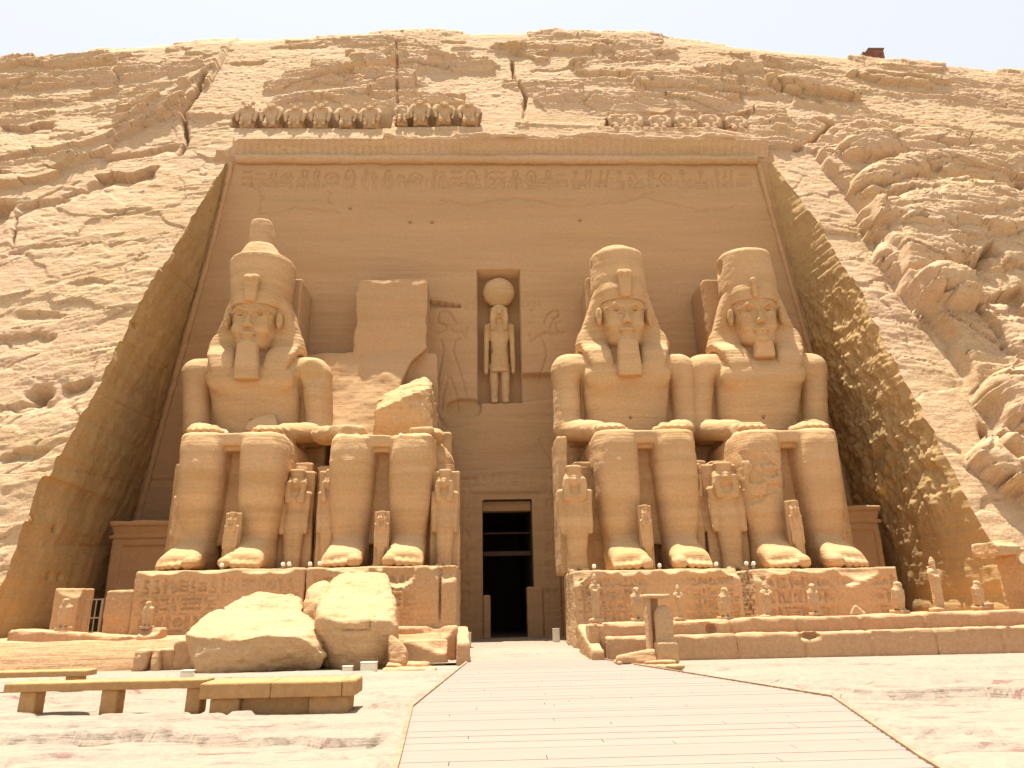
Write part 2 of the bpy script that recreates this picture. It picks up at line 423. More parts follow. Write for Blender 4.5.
def rough_box(lo, hi, h=0.06, r=0.05, amp=0.03, sd=0, fine=0.012, f=1.3, chips=0, off=(0, 0, 0)):
    """block with worn edges; local coordinates, noise offset by off so repeats differ"""
    lo = np.array(lo, float); hi = np.array(hi, float)
    v = Vox(lo - .05, hi + .05, h); v.box((lo + hi) / 2, (hi - lo) / 2, r)
    rng = np.random.RandomState(sd + 17)
    for _ in range(chips):
        c = lo + (hi - lo) * rng.rand(3); ax = rng.randint(3)
        c[2] = hi[2] if rng.rand() < .75 else c[2]; c[1] = lo[1] if rng.rand() < .85 else c[1]
        rr = 0.12 + .25 * rng.rand(3); rr[0] *= 1.8
        v.ell(c, rr, k=0.05, op='s')
    V, Q = v.mesh(); o = np.array(off, float)
    return erode(V + o, Q, amp, f, sd, fine=fine) - o, Q

# ------------------------------------------------------------------ cliff
KS = 0.445
def cliffY(z): return 35 - (26.2 - z) * KS
def cl(px, py):
    Y = 30.0
    for _ in range(40): Y = .5 * Y + .5 * cliffY(atY(px, py, Y)[2])
    return atY(px, py, Y)
skx = [(-80, 88), (0, 68), (50, 62), (100, 55), (200, 45), (330, 38), (512, 35), (640, 37), (740, 50), (857, 62), (950, 72), (1024, 78), (1120, 92)]
_sx, _sz = [], []
for p in skx:
    q = atY(p[0], p[1], 42); s_ = (q[2] - 1.6) / 42
    _sx.append(q[0]); _sz.append((1.6 + 23.34 * s_) / (1 - .445 * s_))
_sx = [-120.] + _sx + [120.]; _sz = [_sz[0] - 6] + _sz + [_sz[-1] - 6]
ZT = 28.0
def xeL(z): return np.interp(z, [-2, 2, 6, 10, 14, 18, 22, 26.7], [-17.35, -17.35, -17.6, -17.2, -17.3, -16.95, -16.55, -16.1])
def xeR(z): return np.interp(z, [-2, 5, 12, 17, 21, 23.5, 27.25], [16.55, 16.45, 16.5, 16.5, 16.25, 15.9, 15.15])
def xiL(z): return np.interp(z, [0, 6, 11, 16.5, 21, 26.2, 28], [-18.9, -18.6, -18.0, -17.25, -16.65, -16.1, -16.0])
def xiR(z): return np.interp(z, [0, 6, 14.5, 20.3, 26.2, 28], [17.6, 17.15, 16.3, 15.6, 14.95, 14.85])
def pxz(pts):
    q = np.array([cl(*p) for p in pts]); return q[:, 0], q[:, 2]
crx, crz = pxz([(806, 155), (845, 194), (873, 241), (909, 313), (934, 335), (953, 372), (984, 434), (1010, 480), (1060, 600)])
o_ = np.argsort(crz); crx, crz = crx[o_], crz[o_]
mcx, mcz = pxz([(-60, 200), (0, 185), (40, 178), (100, 157), (130, 137), (185, 104), (207, 84)])
crkx, crkz = pxz([(186, 152), (184, 125), (186, 108), (196, 95), (204, 82)]); o_ = np.argsort(crkz); crkx, crkz = crkx[o_], crkz[o_]
def strata(x, zz, th, s, blk=2.5, mixb=0.5):
    """irregular beds of mean thickness th: each bed stands out by its own amount, broken by joints"""
    zb = zz / th + 0.35 * n2(zz / th * 0.9, zz * 0, s + 3)
    L = np.floor(zb); f = zb - L
    sm = n2(x / (blk * 2.2) + 37.1 * L, L * 7.3, s)
    j = x / blk + 5.3 * h2(L, L * 0, s + 1) + 0.3 * n2(x * 0.9, zz, s + 2)
    J = np.floor(j); st = h2(J, L, s + 4) * 2 - 1; fj = j - J
    a = sm * (1 - mixb) + st * mixb
    rnd = 1 - np.abs(2 * f - 1) ** 5
    rj = 1 - mixb * 0.5 * np.abs(2 * fj - 1) ** 14
    return a + 0.35 * rnd * rj - 0.35
def facets(x, z, sx, sz, sd, amp):
    u = x / sx + .22 * n2(x / sx * 1.7, z / sz * 1.7, sd + 1); v = z / sz + .18 * n2(x / sx * 1.3, z / sz * 1.3, sd + 2)
    i0, j0 = np.floor(u), np.floor(v); f1 = np.full(u.shape, 9.0); f2 = np.full(u.shape, 9.0)
    c = np.zeros(u.shape); cu = np.zeros(u.shape); cv_ = np.zeros(u.shape); g1 = np.zeros(u.shape); g2 = np.zeros(u.shape)
    for di in (-1, 0, 1):
        for dj in (-1, 0, 1):
            i = i0 + di; j = j0 + dj; a = i + .5 + .8 * (h2(i, j, sd) - .5); b = j + .5 + .7 * (h2(i, j, sd + 91) - .5)
            q = np.maximum(np.abs(a - u), np.abs(b - v) * 1.1) + .25 * np.hypot(a - u, b - v); m1 = q < f1
            f2 = np.where(m1, f1, np.minimum(f2, q)); f1 = np.where(m1, q, f1)
            c = np.where(m1, h2(i, j, sd + 7), c); cu = np.where(m1, a, cu); cv_ = np.where(m1, b, cv_)
            g1 = np.where(m1, h2(i, j, sd + 8) - .5, g1); g2 = np.where(m1, h2(i, j, sd + 9) - .35, g2)
    crack = (1 - sstep(0, .04, f2 - f1)) * (h2(np.floor(cu * 1.0), np.floor(cv_), sd + 12) > .45)
    return amp * ((c - .5) * 1.1 + .9 * g1 * (u - cu) + 1.1 * g2 * (v - cv_) - .85 * crack)
def beds(x, zz, th, s, blk):
    zb = zz / th + 0.35 * n2(zz / th * 0.9, zz * 0, s + 3) + .22 * n2(x / blk * .6, zz / th * .25, s + 6)
    L = np.floor(zb); f = zb - L
    j = x / blk + 5.3 * h2(L, L * 0, s + 1) + 0.25 * n2(x * 0.9, zz * 2, s + 2); J = np.floor(j)
    k = .55 * (n2(x / (blk * 2.2) + 37.1 * L, L * 7.3, s) * .5 + .5) + .6 * h2(J, L, s + 4) - .1
    return th * .50 * k * (f - .5) + th * .22 * (h2(J, L, s + 5) - .5)
def bump(x, z, px, py, rx, rz, amp, tilt=0.0, p=3.2):
    c = cl(px, py); u = x - c[0]; v = z - c[2]; ct, st = math.cos(tilt), math.sin(tilt)
    a = (u * ct + v * st) / rx; b = (-u * st + v * ct) / rz
    w = 0.14 * n2(x * 1.1, z * 1.3, int(px)) + .25 * facets(x, z, 1.3, .6, int(px), 1.0)
    return amp * np.clip(1 - np.abs(a + w) ** p - np.abs(b + w) ** p, 0, 1) ** 0.30
def ledge(x, z, x0, x1, zf, depth, fall, wob=0.14, sd=0):
    """rock broken away under a line zf(x): sharp lip above, fading downwards"""
    zl = zf(x) if callable(zf) else zf
    xb = x + .3 * n2(z * 3, x * 0, sd + 2)
    zl = zl + wob * 1.6 * np.round(2.2 * n2(xb * .9, x * 0 + 3, sd)) / 2.2 + wob * .45 * n2(x * 3, x * 0 + 3, sd + 1)
    dz = zl - z
    ex = sstep(x0, x0 + 0.35, x + .2 * n2(z * 2, z * 0, sd)) * (1 - sstep(x1 - 0.35, x1, x + .2 * n2(z * 2, z * 0, sd)))
    return -depth * ex * sstep(-0.02, 0.08, dz) * np.exp(-np.maximum(dz, 0) / (fall * (.75 + .35 * n2(x * 1.1, z * 0, sd + 5))))
def cliff_disp(x, z):
    ax = np.abs(x)
    zt = z + 0.22 * np.maximum(0, x - 12) + 0.20 * np.maximum(0, -x - 13) + 0.45 * n2(x / 8, z / 8, 2) + 0.02 * x
    dl = np.where(x < 0, -17.2 - x, x - 16.5)
    side = x - np.interp(z, crz, crx)
    worked = np.where(x < 0, (1 - sstep(7, 11, dl)) * (z < np.interp(x, mcx, mcz) + .2), (side < 0) * 1.0) * (z < 27.5 + 3.0 * (x < 0))
    nat = 1 - worked; rgt = (x > 17) * (side > 0)
    d = 0.5 * fb2(x / 9, z / 7, 3, 5) * (0.3 * worked + nat)
    # beds: upright faces with flat ledges on top, broken by joints
    d = d + beds(x, zt, 2.5, 11, 5.0) * (.20 * worked + 0.8 * nat * (1 - .5 * rgt))
    d = d + beds(x, zt, 0.75, 12, 2.2) * (.16 * worked + 0.5 * nat * (1 - .35 * rgt))
    d = d + beds(x, zt, 0.27, 13, 1.1) * (.20 * worked + 0.5 * nat * (1 - .3 * rgt))
    # fractured blocks with tilted faces
    d = d + facets(x, zt, 5.2, 1.9, 21, .44) * (.35 * worked + nat)
    d = d + facets(x, zt, 1.8, .66, 22, .13) * (.30 * worked + nat) * (.45 + .8 * sstep(-.2, .5, n2(x / 4, z / 3, 18)))
    d = d + facets(x, zt, .62, .24, 23, .05) * (.25 * worked + nat)
    # right: natural rock stands proud beyond the long diagonal crack
    wob = side + 0.35 * n2(z / 1.4, x * 0, 41) + .15 * n2(z * 2.2, x * 0, 42)
    inz = sstep(26.8, 26.0, z) if False else (1 - sstep(26.3, 27.4, z))
    pr = sstep(0.0, 0.2, wob) * inz * (x > 0)
    d = d + pr * (0.75 + 0.35 * n2(x / 3, z / 3, 44))
    d = d - 1.5 * np.exp(-((wob + 0.06) / 0.17) ** 2) * inz * (x > 0) * (0.6 + 0.4 * n2(z / 2, x * 0, 45))
    for b in ((862, 165, 1.7, 1.0, 0.9, 0.15), (922, 150, 2.4, 1.0, 0.7, -.1), (885, 190, 2.3, .75, 0.9, .3), (960, 178, 2.6, .9, .5, -.25),
              (955, 225, 4.6, 2.2, 0.9, -.15), (1000, 262, 3.6, 1.6, 0.6, -.1), (915, 262, 2.0, 1.7, 0.7, .5), (934, 306, 1.05, 1.3, 1.1, 0.4),
              (1012, 418, 1.3, 1.4, 1.1, .2), (1010, 350, .9, 2.2, .9, .1), (1000, 470, 1.2, .9, .8, .2),
              (355, 65, 3, .7, .35, 0), (560, 48, 4, .6, .35, 0),
              (810, 92, 2.6, .55, .6, -.35), (900, 82, 3, .6, .4, -.3), (640, 72, 4.5, .9, .3, -.05)):
        d = np.maximum(d, d * .6 + bump(x, z, b[0], b[1], b[2], b[3], b[4] * 1.4, b[5])) if b[4] > 0 else d
    def C(px, py): return cl(px, py)
    def seg(p, q):
        a, b = C(*p), C(*q); return min(a[0], b[0]), max(a[0], b[0]), (lambda X, a=a, b=b: a[2] + (X - a[0]) * (b[2] - a[2]) / (b[0] - a[0]))
    # the rock mass above the flat dressed face, upper left
    up = z - np.interp(x, mcx, mcz) - .2 * n2(x * 1.1, z * 0, 50)
    upm = (x < crkx.mean() + .2)
    up2 = up + .45 * np.round(2.5 * n2(x * .7, z * .6, 51)) / 2.5
    fc = facets(x, z, 2.6, 1.3, 55, 1.0)
    up3 = up + .9 * fc; up2 = up + 1.3 * facets(x, z, 3.1, 1.5, 56, 1.0)
    d = d + 0.38 * sstep(-0.02, 0.08, up3) * np.exp(-np.maximum(up3, 0) / 7.0) * upm + .30 * sstep(1.6, 1.7, up2) * np.exp(-np.maximum(up2 - 1.6, 0) / 5.0) * upm
    # cleaved slabs on the dressed face
    f1, f2, c = worley(x / 3.6 + .25 * n2(x, z, 61), z / 2.2 + .25 * n2(x, z, 62), 63)
    d = d + worked * (.16 * (c - .5) - .07 * (1 - sstep(0, .03, f2 - f1)) * (n2(x * .4, z * .4, 64) > -.2))
    f1, f2, c = worley(x / .9, z / .33, 65)
    d = d + worked * .05 * (c - .5) * sstep(.1, .5, n2(x * .35, z * .5, 66))
    for (p, q, dep, fall, s) in (((92, 176), (161, 166), .75, 1.3, 60), ((62, 196), (96, 186), .35, .6, 61), ((16, 210), (72, 196), .3, .8, 62),
                                 ((100, 157), (185, 143), .35, .7, 63), ((-10, 206), (22, 203), .9, 2.2, 64), ((58, 388), (98, 374), .6, .9, 65),
                                 ((-5, 410), (60, 398), .3, .6, 66), ((10, 312), (66, 316), .22, .5, 67), ((66, 285), (118, 280), .2, .5, 68), ((-5, 335), (62, 330), .3, .8, 69),
                                 ((0, 452), (50, 446), .35, .7, 70), ((100, 210), (158, 206), .15, .5, 71), ((10, 250), (150, 238), .12, .3, 72), ((0, 130), (60, 128), .5, 1.0, 73),
                                 ((948, 282), (984, 262), 1.2, 1.1, 74), ((965, 318), (1012, 300), .8, 4.0, 75), ((880, 215), (925, 206), .4, .6, 76), ((925, 236), (1000, 232), .25, .5, 77),
                                 ((930, 260), (1020, 250), .2, .5, 78), ((985, 440), (1030, 452), .7, 1.5, 79), ((795, 96), (826, 104), .5, .7, 80), ((770, 84), (800, 92), .45, .6, 81),
                                 ((505, 50), (535, 48), .5, .6, 82), ((395, 55), (428, 60), .4, .9, 83), ((230, 62), (268, 62), .3, .5, 84), ((180, 50), (195, 50), .4, .4, 85), ((440, 42), (470, 42), .3, .4, 86),
                                 ((320, 85), (396, 80), .2, .4, 87), ((900, 128), (960, 150), .35, .6, 88), ((980, 145), (1030, 165), .4, .7, 89), ((600, 60), (700, 66), .22, .8, 90), ((0, 90), (60, 80), .3, .6, 91),
                                 ((120, 75), (200, 66), .3, .4, 92), ((640, 88), (740, 96), .3, .9, 93), ((530, 70), (625, 66), .2, .6, 94), ((860, 75), (930, 86), .3, .4, 95), ((740, 62), (790, 70), .3, .4, 96),
                                 ((270, 48), (330, 46), .25, .4, 97), ((340, 60), (392, 57), .3, .6, 98), ((60, 106), (140, 92), .3, .5, 99)):
        x0, x1, zf = seg(p, q)
        d = d + ledge(x, z, x0, x1, zf, dep, fall, sd=s)
    # narrow cracks as grooves
    def groove(pts, w, dep):
        X, Z = pxz(pts); r = 99
        for i in range(len(X) - 1):
            ax_, az_, bx_, bz_ = X[i], Z[i], X[i + 1], Z[i + 1]
            L2 = (bx_ - ax_) ** 2 + (bz_ - az_) ** 2
            t = np.clip(((x - ax_) * (bx_ - ax_) + (z - az_) * (bz_ - az_)) / L2, 0, 1)
            r = np.minimum(r, np.hypot(x - ax_ - t * (bx_ - ax_), z - az_ - t * (bz_ - az_)))
        return -dep * np.exp(-((r + .06 * n2(x * 3, z * 3, 55)) / w) ** 2)
    d = d + groove([(206, 78), (197, 94), (185, 110), (184, 125), (187, 140), (180, 154)], .11, .9)
    d = d + groove([(396, 40), (398, 60), (397, 85), (398, 104)], .07, .5)
    d = d + groove([(512, 60), (514, 78), (526, 96), (523, 118)], .09, .6)
    d = d + groove([(1016, 190), (1018, 215), (1026, 230)], .16, .9)
    d = d + groove([(80, 180), (40, 200), (16, 216), (12, 250)], .05, .4)
    d = d + groove([(795, 150), (815, 140), (830, 128), (812, 122)], .10, .6)
    d = d + groove([(983, 430), (990, 455), (1008, 472)], .15, .8)
    d = d + groove([(39, 393), (42, 395)], .28, 1.4)
    d = d + groove([(730, 138), (745, 146)], .16, .9)
    d = d + 0.05 * fb2(x * 1.5, z * 3, 4, 95) + 0.035 * nat * fb2(x * 5, z * 9, 2, 96)
    return d
NX = np.array([0, -.914, .407])
zr = np.concatenate([np.arange(-2, 27.98, .055), [ZT]])
wr = np.linspace(0, 1, 230)[1:]
arc = np.linspace(0, 1, 24)[1:]
back = np.array([1.5, 3.5, 7, 13, 22, 36, 60])
nrow = len(zr) + len(wr) + len(arc) + len(back)
def spread(a, b, n0, outer):
    return None
colL = np.concatenate([np.array([-110, -90, -74, -62, -54, -48, -44, -41, -39]) , np.linspace(-38, -26, 170)[1:]])  # fixed far columns
nLn = 150; nM = 560; nRn = 160
colR = np.concatenate([np.linspace(26, 40, 200)[:-1], np.array([40, 42, 45, 49, 55, 63, 75, 91, 110])])
rowsX, rowsZ, rowsY, zref = [], [], [], []
for r in range(nrow):
    zq = zr[r] if r < len(zr) else ZT
    eL, eR = float(xeL(zq)), float(xeR(zq))
    jl = 0.06 * float(n2(np.array([zq * 1.7]), np.array([0.]), 3)[0]) + .02 * float(n2(np.array([zq * 6]), np.array([0.]), 4)[0])
    jr = 0.07 * float(n2(np.array([zq * 1.9]), np.array([9.]), 3)[0]) + .03 * float(n2(np.array([zq * 6]), np.array([9.]), 4)[0])
    cols = np.concatenate([colL, np.linspace(-26, eL + jl, nLn)[1:], np.linspace(eL + jl, eR + jr, nM)[1:-1], np.linspace(eR + jr, 26, nRn), colR[1:]])
    rowsX.append(cols)
CX = np.array(rowsX); iL = len(colL) + nLn - 2; iR = iL + nM - 1
ZS = np.interp(CX, _sx, _sz) - .35
CZ = np.zeros_like(CX); CY = np.zeros_like(CX); ZR = np.zeros_like(CX)
n0 = len(zr)
CZ[:n0] = zr[:, None]; CY[:n0] = cliffY(CZ[:n0]); ZR[:n0] = CZ[:n0]
CZ[n0:n0 + len(wr)] = ZT + wr[:, None] * (ZS[n0:n0 + len(wr)] - ZT); CY[n0:n0 + len(wr)] = cliffY(CZ[n0:n0 + len(wr)]); ZR[n0:n0 + len(wr)] = CZ[n0:n0 + len(wr)]
n1_ = n0 + len(wr)
py_, pz_ = CY[n1_ - 1].copy(), CZ[n1_ - 1].copy(); a0 = R(66); acc = 0
for q, t in enumerate(arc):
    a = a0 + (R(9) - a0) * t; stp = 0.16
    py_ = py_ + stp * math.cos(a); pz_ = pz_ + stp * math.sin(a); acc += stp
    CY[n1_ + q] = py_; CZ[n1_ + q] = pz_; ZR[n1_ + q] = ZS[n1_ + q] + acc
for q, b in enumerate(back):
    CY[n1_ + len(arc) + q] = py_ + b; CZ[n1_ + len(arc) + q] = pz_ + b * 0.1; ZR[n1_ + len(arc) + q] = ZS[0] + acc + b * .4
DD = cliff_disp(CX.ravel(), ZR.ravel()).reshape(CX.shape)
# calm the rock where the carved frieze ledge runs
mid = sstep(-17.4, -16.2, CX) * (1 - sstep(15.2, 16.6, CX))
calm = 1 - 0.6 * mid * (1 - sstep(31.6, 32.8, CZ)) * (CZ > 27)
DD = DD * calm
fade = 1 - sstep(0, 12, CY - 43); DD *= 0.25 + .75 * fade; DD *= 1 - .35 * sstep(38, 41, CZ)
# nothing may bulge across the edge of the recess
P = np.stack([CX, CY, CZ], -1) + DD[..., None] * NX
# baboon niches
Lx0, Lx1 = -16.15, -7.15
def nichemask(x0, x1, z0, z1, sd, j=.08):
    jx = j * n2(CZ * 2, CX * 0, sd); jz = j * n2(CX * 1.5, CZ * 0, sd + 1)
    return (CX > x0 + jx) & (CX < x1 + jx) & (CZ < z1 + jz) & (CZ >= z0)
def nx_(px, py=115): return atY(px, py, 36.9)[0]
nm = nichemask(nx_(235), nx_(393), 29.55, 32.0, 1) | nichemask(nx_(397), nx_(481), 29.75, 32.0, 2)
P[..., 1] = np.where(nm, np.maximum(P[..., 1], 37.5 + .04 * n2(CX * 2, CZ * 2, 8)), P[..., 1])
nm2 = nichemask(nx_(606), nx_(748), 29.5, 31.3, 3, .3)
P[..., 1] = np.where(nm2, np.maximum(P[..., 1], 37.3 + .25 * fb2(CX * 1.2, CZ * 1.2, 3, 9)), P[..., 1])
keep = np.ones((nrow - 1, CX.shape[1] - 1), bool)
keep[:n0 - 1, iL:iR] = False
Vc = P.reshape(-1, 3)
Fc = grid_faces(nrow, CX.shape[1], keep)
used = np.zeros(len(Vc), bool); used[Fc.ravel()] = True
rm = np.cumsum(used) - 1
cliff = mesh_obj('cliff', Vc[used], rm[Fc], M_CLIFF); tag(cliff, kind='structure')
print('cliff', len(Vc), time.time() - T0)

# ------------------------------------------------------------------ temple front
facade = root('temple_facade', (0, 35, 0), 'huge recessed sandstone temple front with cornice, carved niche and dark doorway', 'temple facade')
def fpar(o): o.parent = facade; o.matrix_parent_inverse = Matrix.Translation((0, -35, 0)); return o
def side_wall(col, xin, sgn, sd, rough):
    E = P[:n0, col]                       # the very same edge the cliff has
    nc = 110; t = (np.linspace(0, 1, nc) ** 0.9)[None, :, None]
    zi = np.minimum(zr, 28.4)
    I = np.stack([xin(zi), np.full(n0, 35.25), zi], -1)
    G = E[:, None, :] * (1 - t) + I[:, None, :] * t
    Yc, Zc = G[..., 1], G[..., 2]
    w = np.minimum(sstep(0, .06, t[..., 0]), 1) * np.ones_like(Yc)
    if rough:
        low = 0.18 + .62 * (1 - sstep(13, 20, Zc)) * sstep(3.2, 6, Zc + .5 * n2(Yc, Zc, 3))
        d = low * (0.22 * fb2(Yc * .9, Zc * .9, 4, sd) + 0.20 * np.abs(fb2(Yc * 1.6, Zc * 1.6, 3, sd + 5)) + .07 * fb2(Yc * 5, Zc * 5, 2, sd + 6))
        f1, f2, c = worley(Yc * 1.3 + .4 * n2(Yc, Zc, 5), Zc * 1.5, sd + 8)
        d = d + low * .16 * (c - .5)
        d = d - .02 * (1 - low) * n2((Yc + Zc * .8) * 2.3, Zc * .4, sd + 9)
    else:
        d = 0.12 * fb2(Yc * .5, Zc * .5, 4, sd) + .03 * fb2(Yc * 3, Zc * 4, 3, sd + 1)
        d = d + .03 * n2((Yc - Zc * .5) * 2.2, Zc * .15, sd + 2)
        for zz in (4.2, 7.1, 10.3, 13.0, 17.5): d = d - .04 * np.exp(-((Zc - zz - .08 * Yc + 2.4 + .05 * n2(Yc, Zc, 4)) / .04) ** 2)
        for hy, hz in ((25.6, 5.0), (25.9, 4.8), (27.4, 4.6), (27.7, 2.9), (28.5, 2.9), (27, 12.5), (30.2, 14)):
            d = d - .5 * np.exp(-(((Yc - hy) / .13) ** 2 + ((Zc - hz) / .1) ** 2))
        f1, f2, c = worley(Yc * .35, Zc * .3, sd + 8); d = d + .05 * (c - .5)
    G[..., 0] += -sgn * d * w
    return fpar(mesh_obj('side_wall', G.reshape(-1, 3), grid_faces(n0, nc, flip=sgn > 0), M_SIDE if not rough else M_SIDE))
sw = side_wall(iL, xiL, -1, 70, False); sw['label'] = 'smooth dressed side wall left of the colossi'
sw = side_wall(iR, xiR, 1, 80, True); sw['label'] = 'rough-hewn side wall right of the colossi'

# relief canvas: raised/sunk drawing on the facade plane
GS = 0.06
gx = np.arange(-19.2, 18.0, GS); gz = np.arange(0, 26.9, GS)
class Canvas:
    def __init__(s, xs, zs): s.x, s.z, s.A = xs, zs, np.zeros((len(zs), len(xs)))
    def _sub(s, x0, x1, z0, z1):
        i0, i1 = np.searchsorted(s.x, [x0, x1]); j0, j1 = np.searchsorted(s.z, [z0, z1])
        return slice(j0, j1), slice(i0, i1)
    def line(s, pts, w, d):
        for a, b in zip(pts[:-1], pts[1:]):
            m = w * 2.5; sj, si = s._sub(min(a[0], b[0]) - m, max(a[0], b[0]) + m, min(a[1], b[1]) - m, max(a[1], b[1]) + m)
            X, Z = s.x[si][None, :], s.z[sj][:, None]
            if X.size == 0 or Z.size == 0: continue
            L2 = (b[0] - a[0]) ** 2 + (b[1] - a[1]) ** 2 + 1e-9
            t = np.clip(((X - a[0]) * (b[0] - a[0]) + (Z - a[1]) * (b[1] - a[1])) / L2, 0, 1)
            r = np.hypot(X - a[0] - t * (b[0] - a[0]), Z - a[1] - t * (b[1] - a[1]))
            v = d * np.exp(-(r / w) ** 2)
            s.A[sj, si] = np.where(np.abs(v) > np.abs(s.A[sj, si]), v, s.A[sj, si])
    def ring(s, cx, cz, rx, rz, w, d):
        t = np.linspace(0, 2 * math.pi, 13); s.line([(cx + rx * math.cos(a), cz + rz * math.sin(a)) for a in t], w, d)
    def glyphs(s, x0, x1, z0, z1, rng, w=.035, d=-.07, cell=None):
        """a row of carved signs between x0..x1"""
        h = z1 - z0; x = x0
        while x < x1 - .3 * h:
            k = rng.randint(9); g = h * (0.35 + .35 * rng.rand())
            c = x + g / 2; L = s.line
            if k == 0: s.ring(c, z0 + h * .5, g * .42, g * .42, w, d); s.ring(c, z0 + h * .5, g * .12, g * .12, w, d)
            elif k == 1: s.ring(c, z0 + h * .5, g * .30, h * .42, w, d); L([(c - g * .3, z0 + .04), (c + g * .3, z0 + .04)], w, d); L([(c, z0 + h * .35), (c, z0 + h * .65)], w, d)
            elif k == 2:  # bird
                L([(c - g * .4, z0 + h * .75), (c - g * .1, z0 + h * .85), (c + g * .1, z0 + h * .6), (c + g * .45, z0 + h * .25)], w * 1.5, d)
                L([(c - g * .3, z0 + h * .6), (c - g * .15, z0 + h * .35), (c + g * .3, z0 + h * .3)], w, d); L([(c, z0 + h * .35), (c - g * .05, z0 + h * .05), (c + g * .2, z0 + h * .05)], w, d)
            elif k == 3:  # water signs
                for q in (.2, .5, .8): L([(x + g * f_, z0 + h * q + (h * .05 if i_ % 2 else -h * .05)) for i_, f_ in enumerate(np.linspace(0, 1, 6))], w * .8, d)
            elif k == 4:  # reed leaf
                L([(c, z0 + .03), (c, z0 + h * .6), (c + g * .2, z0 + h * .75), (c, z0 + h * .95), (c - g * .08, z0 + h * .6)], w, d); g *= .6
            elif k == 5:  # seated figure
                L([(c - g * .3, z0 + .03), (c + g * .35, z0 + .03), (c + g * .3, z0 + h * .35), (c, z0 + h * .4), (c, z0 + h * .7)], w, d); s.ring(c + .02, z0 + h * .82, g * .13, g * .15, w, d)
            elif k == 6: L([(c - g * .35, z0 + h * .2), (c + g * .35, z0 + h * .2), (c + g * .35, z0 + h * .45), (c - g * .35, z0 + h * .45), (c - g * .35, z0 + h * .2)], w, d); L([(c - g * .3, z0 + h * .7), (c + g * .3, z0 + h * .7)], w * 1.4, d)
            elif k == 7:  # ankh
                s.ring(c, z0 + h * .75, g * .14, h * .17, w, d); L([(c, z0 + h * .6), (c, z0 + .04)], w, d); L([(c - g * .25, z0 + h * .52), (c + g * .25, z0 + h * .52)], w, d); g *= .8
            else: L([(c - g * .35, z0 + h * .1), (c - g * .1, z0 + h * .9)], w, d); L([(c + g * .1, z0 + h * .1), (c + g * .3, z0 + h * .9)], w, d); s.ring(c - g * .05, z0 + h * .35, g * .1, g * .1, w, d)
            x += g + .10 * h
cv = Canvas(gx, gz); rng = np.random.RandomState(5)
cv.glyphs(-15.2, 14.2, 24.35, 25.75, rng, .045, -.10); cv.glyphs(-15.0, 14.2, 24.4, 25.1, rng, .035, -.08)
cv.line([(-15.6, 24.15), (14.6, 24.15)], .03, -.05); cv.line([(-15.4, 25.95), (14.4, 25.95)], .03, -.05)
def fz(px, py): q = atY(px, py, 35); return (q[0], q[2])
def zz3(a, b): return fz(410 + a / 4.267, 230 + b / 4.267)
# the king offering, both sides of the niche
cv.line([zz3(*p) for p in ((118, 372), (122, 350), (140, 345), (165, 352), (188, 385), (196, 400))], .05, -.09)
cv.line([zz3(*p) for p in ((118, 372), (118, 395), (150, 405), (155, 420), (135, 432), (108, 440))], .05, -.09)
cv.line([zz3(*p) for p in ((175, 425), (190, 438), (215, 432), (235, 462), (243, 415))], .045, -.08)
cv.line([zz3(*p) for p in ((132, 470), (140, 500), (135, 550), (118, 640), (108, 760))], .05, -.09)
cv.line([zz3(*p) for p in ((212, 462), (190, 475), (182, 520), (200, 570), (225, 650), (240, 720))], .05, -.09)
cv.line([zz3(*p) for p in ((160, 630), (140, 700), (135, 765))], .05, -.07); cv.line([zz3(*p) for p in ((170, 630), (195, 700), (205, 765))], .05, -.07)
cv.line([zz3(*p) for p in ((575, 400), (585, 370), (605, 348), (635, 345), (640, 365), (615, 380), (600, 420))], .05, -.09)
cv.line([zz3(*p) for p in ((512, 445), (520, 475), (545, 455), (575, 440), (610, 445), (655, 440))], .05, -.09)
cv.line([zz3(*p) for p in ((560, 455), (580, 490), (585, 540), (565, 600), (555, 620))], .05, -.09); cv.line([zz3(*p) for p in ((640, 440), (620, 400), (650, 390))], .045, -.08)
for (cx, x1, z0, z1) in ((228, 272, 300, 350), (500, 560, 330, 400), (480, 560, 300, 330)):
    a = zz3(cx, z1); b = zz3(x1, z0); cv.glyphs(a[0], b[0], a[1], b[1], rng, .03, -.06)
A = cv.A
XX, ZZ = np.meshgrid(gx, gz)
def dent(px, py, rx, rz, d, p=3, sd=0):
    c = fz(px, py); q = np.abs((XX - c[0]) / rx + .15 * n2(ZZ * 1.5, XX, sd)) ** p + np.abs((ZZ - c[1]) / rz + .15 * n2(XX * 1.5, ZZ, sd + 1)) ** p
    return -d * sstep(1.15, .9, q) if False else -d * (1 - sstep(.8, 1.1, q))
A = A + .045 * fb2(XX / 3, ZZ * .8, 4, 3) + .02 * n2(XX * .4, ZZ * 4, 4) + .010 * fb2(XX * 2.5, ZZ * 5, 3, 5)
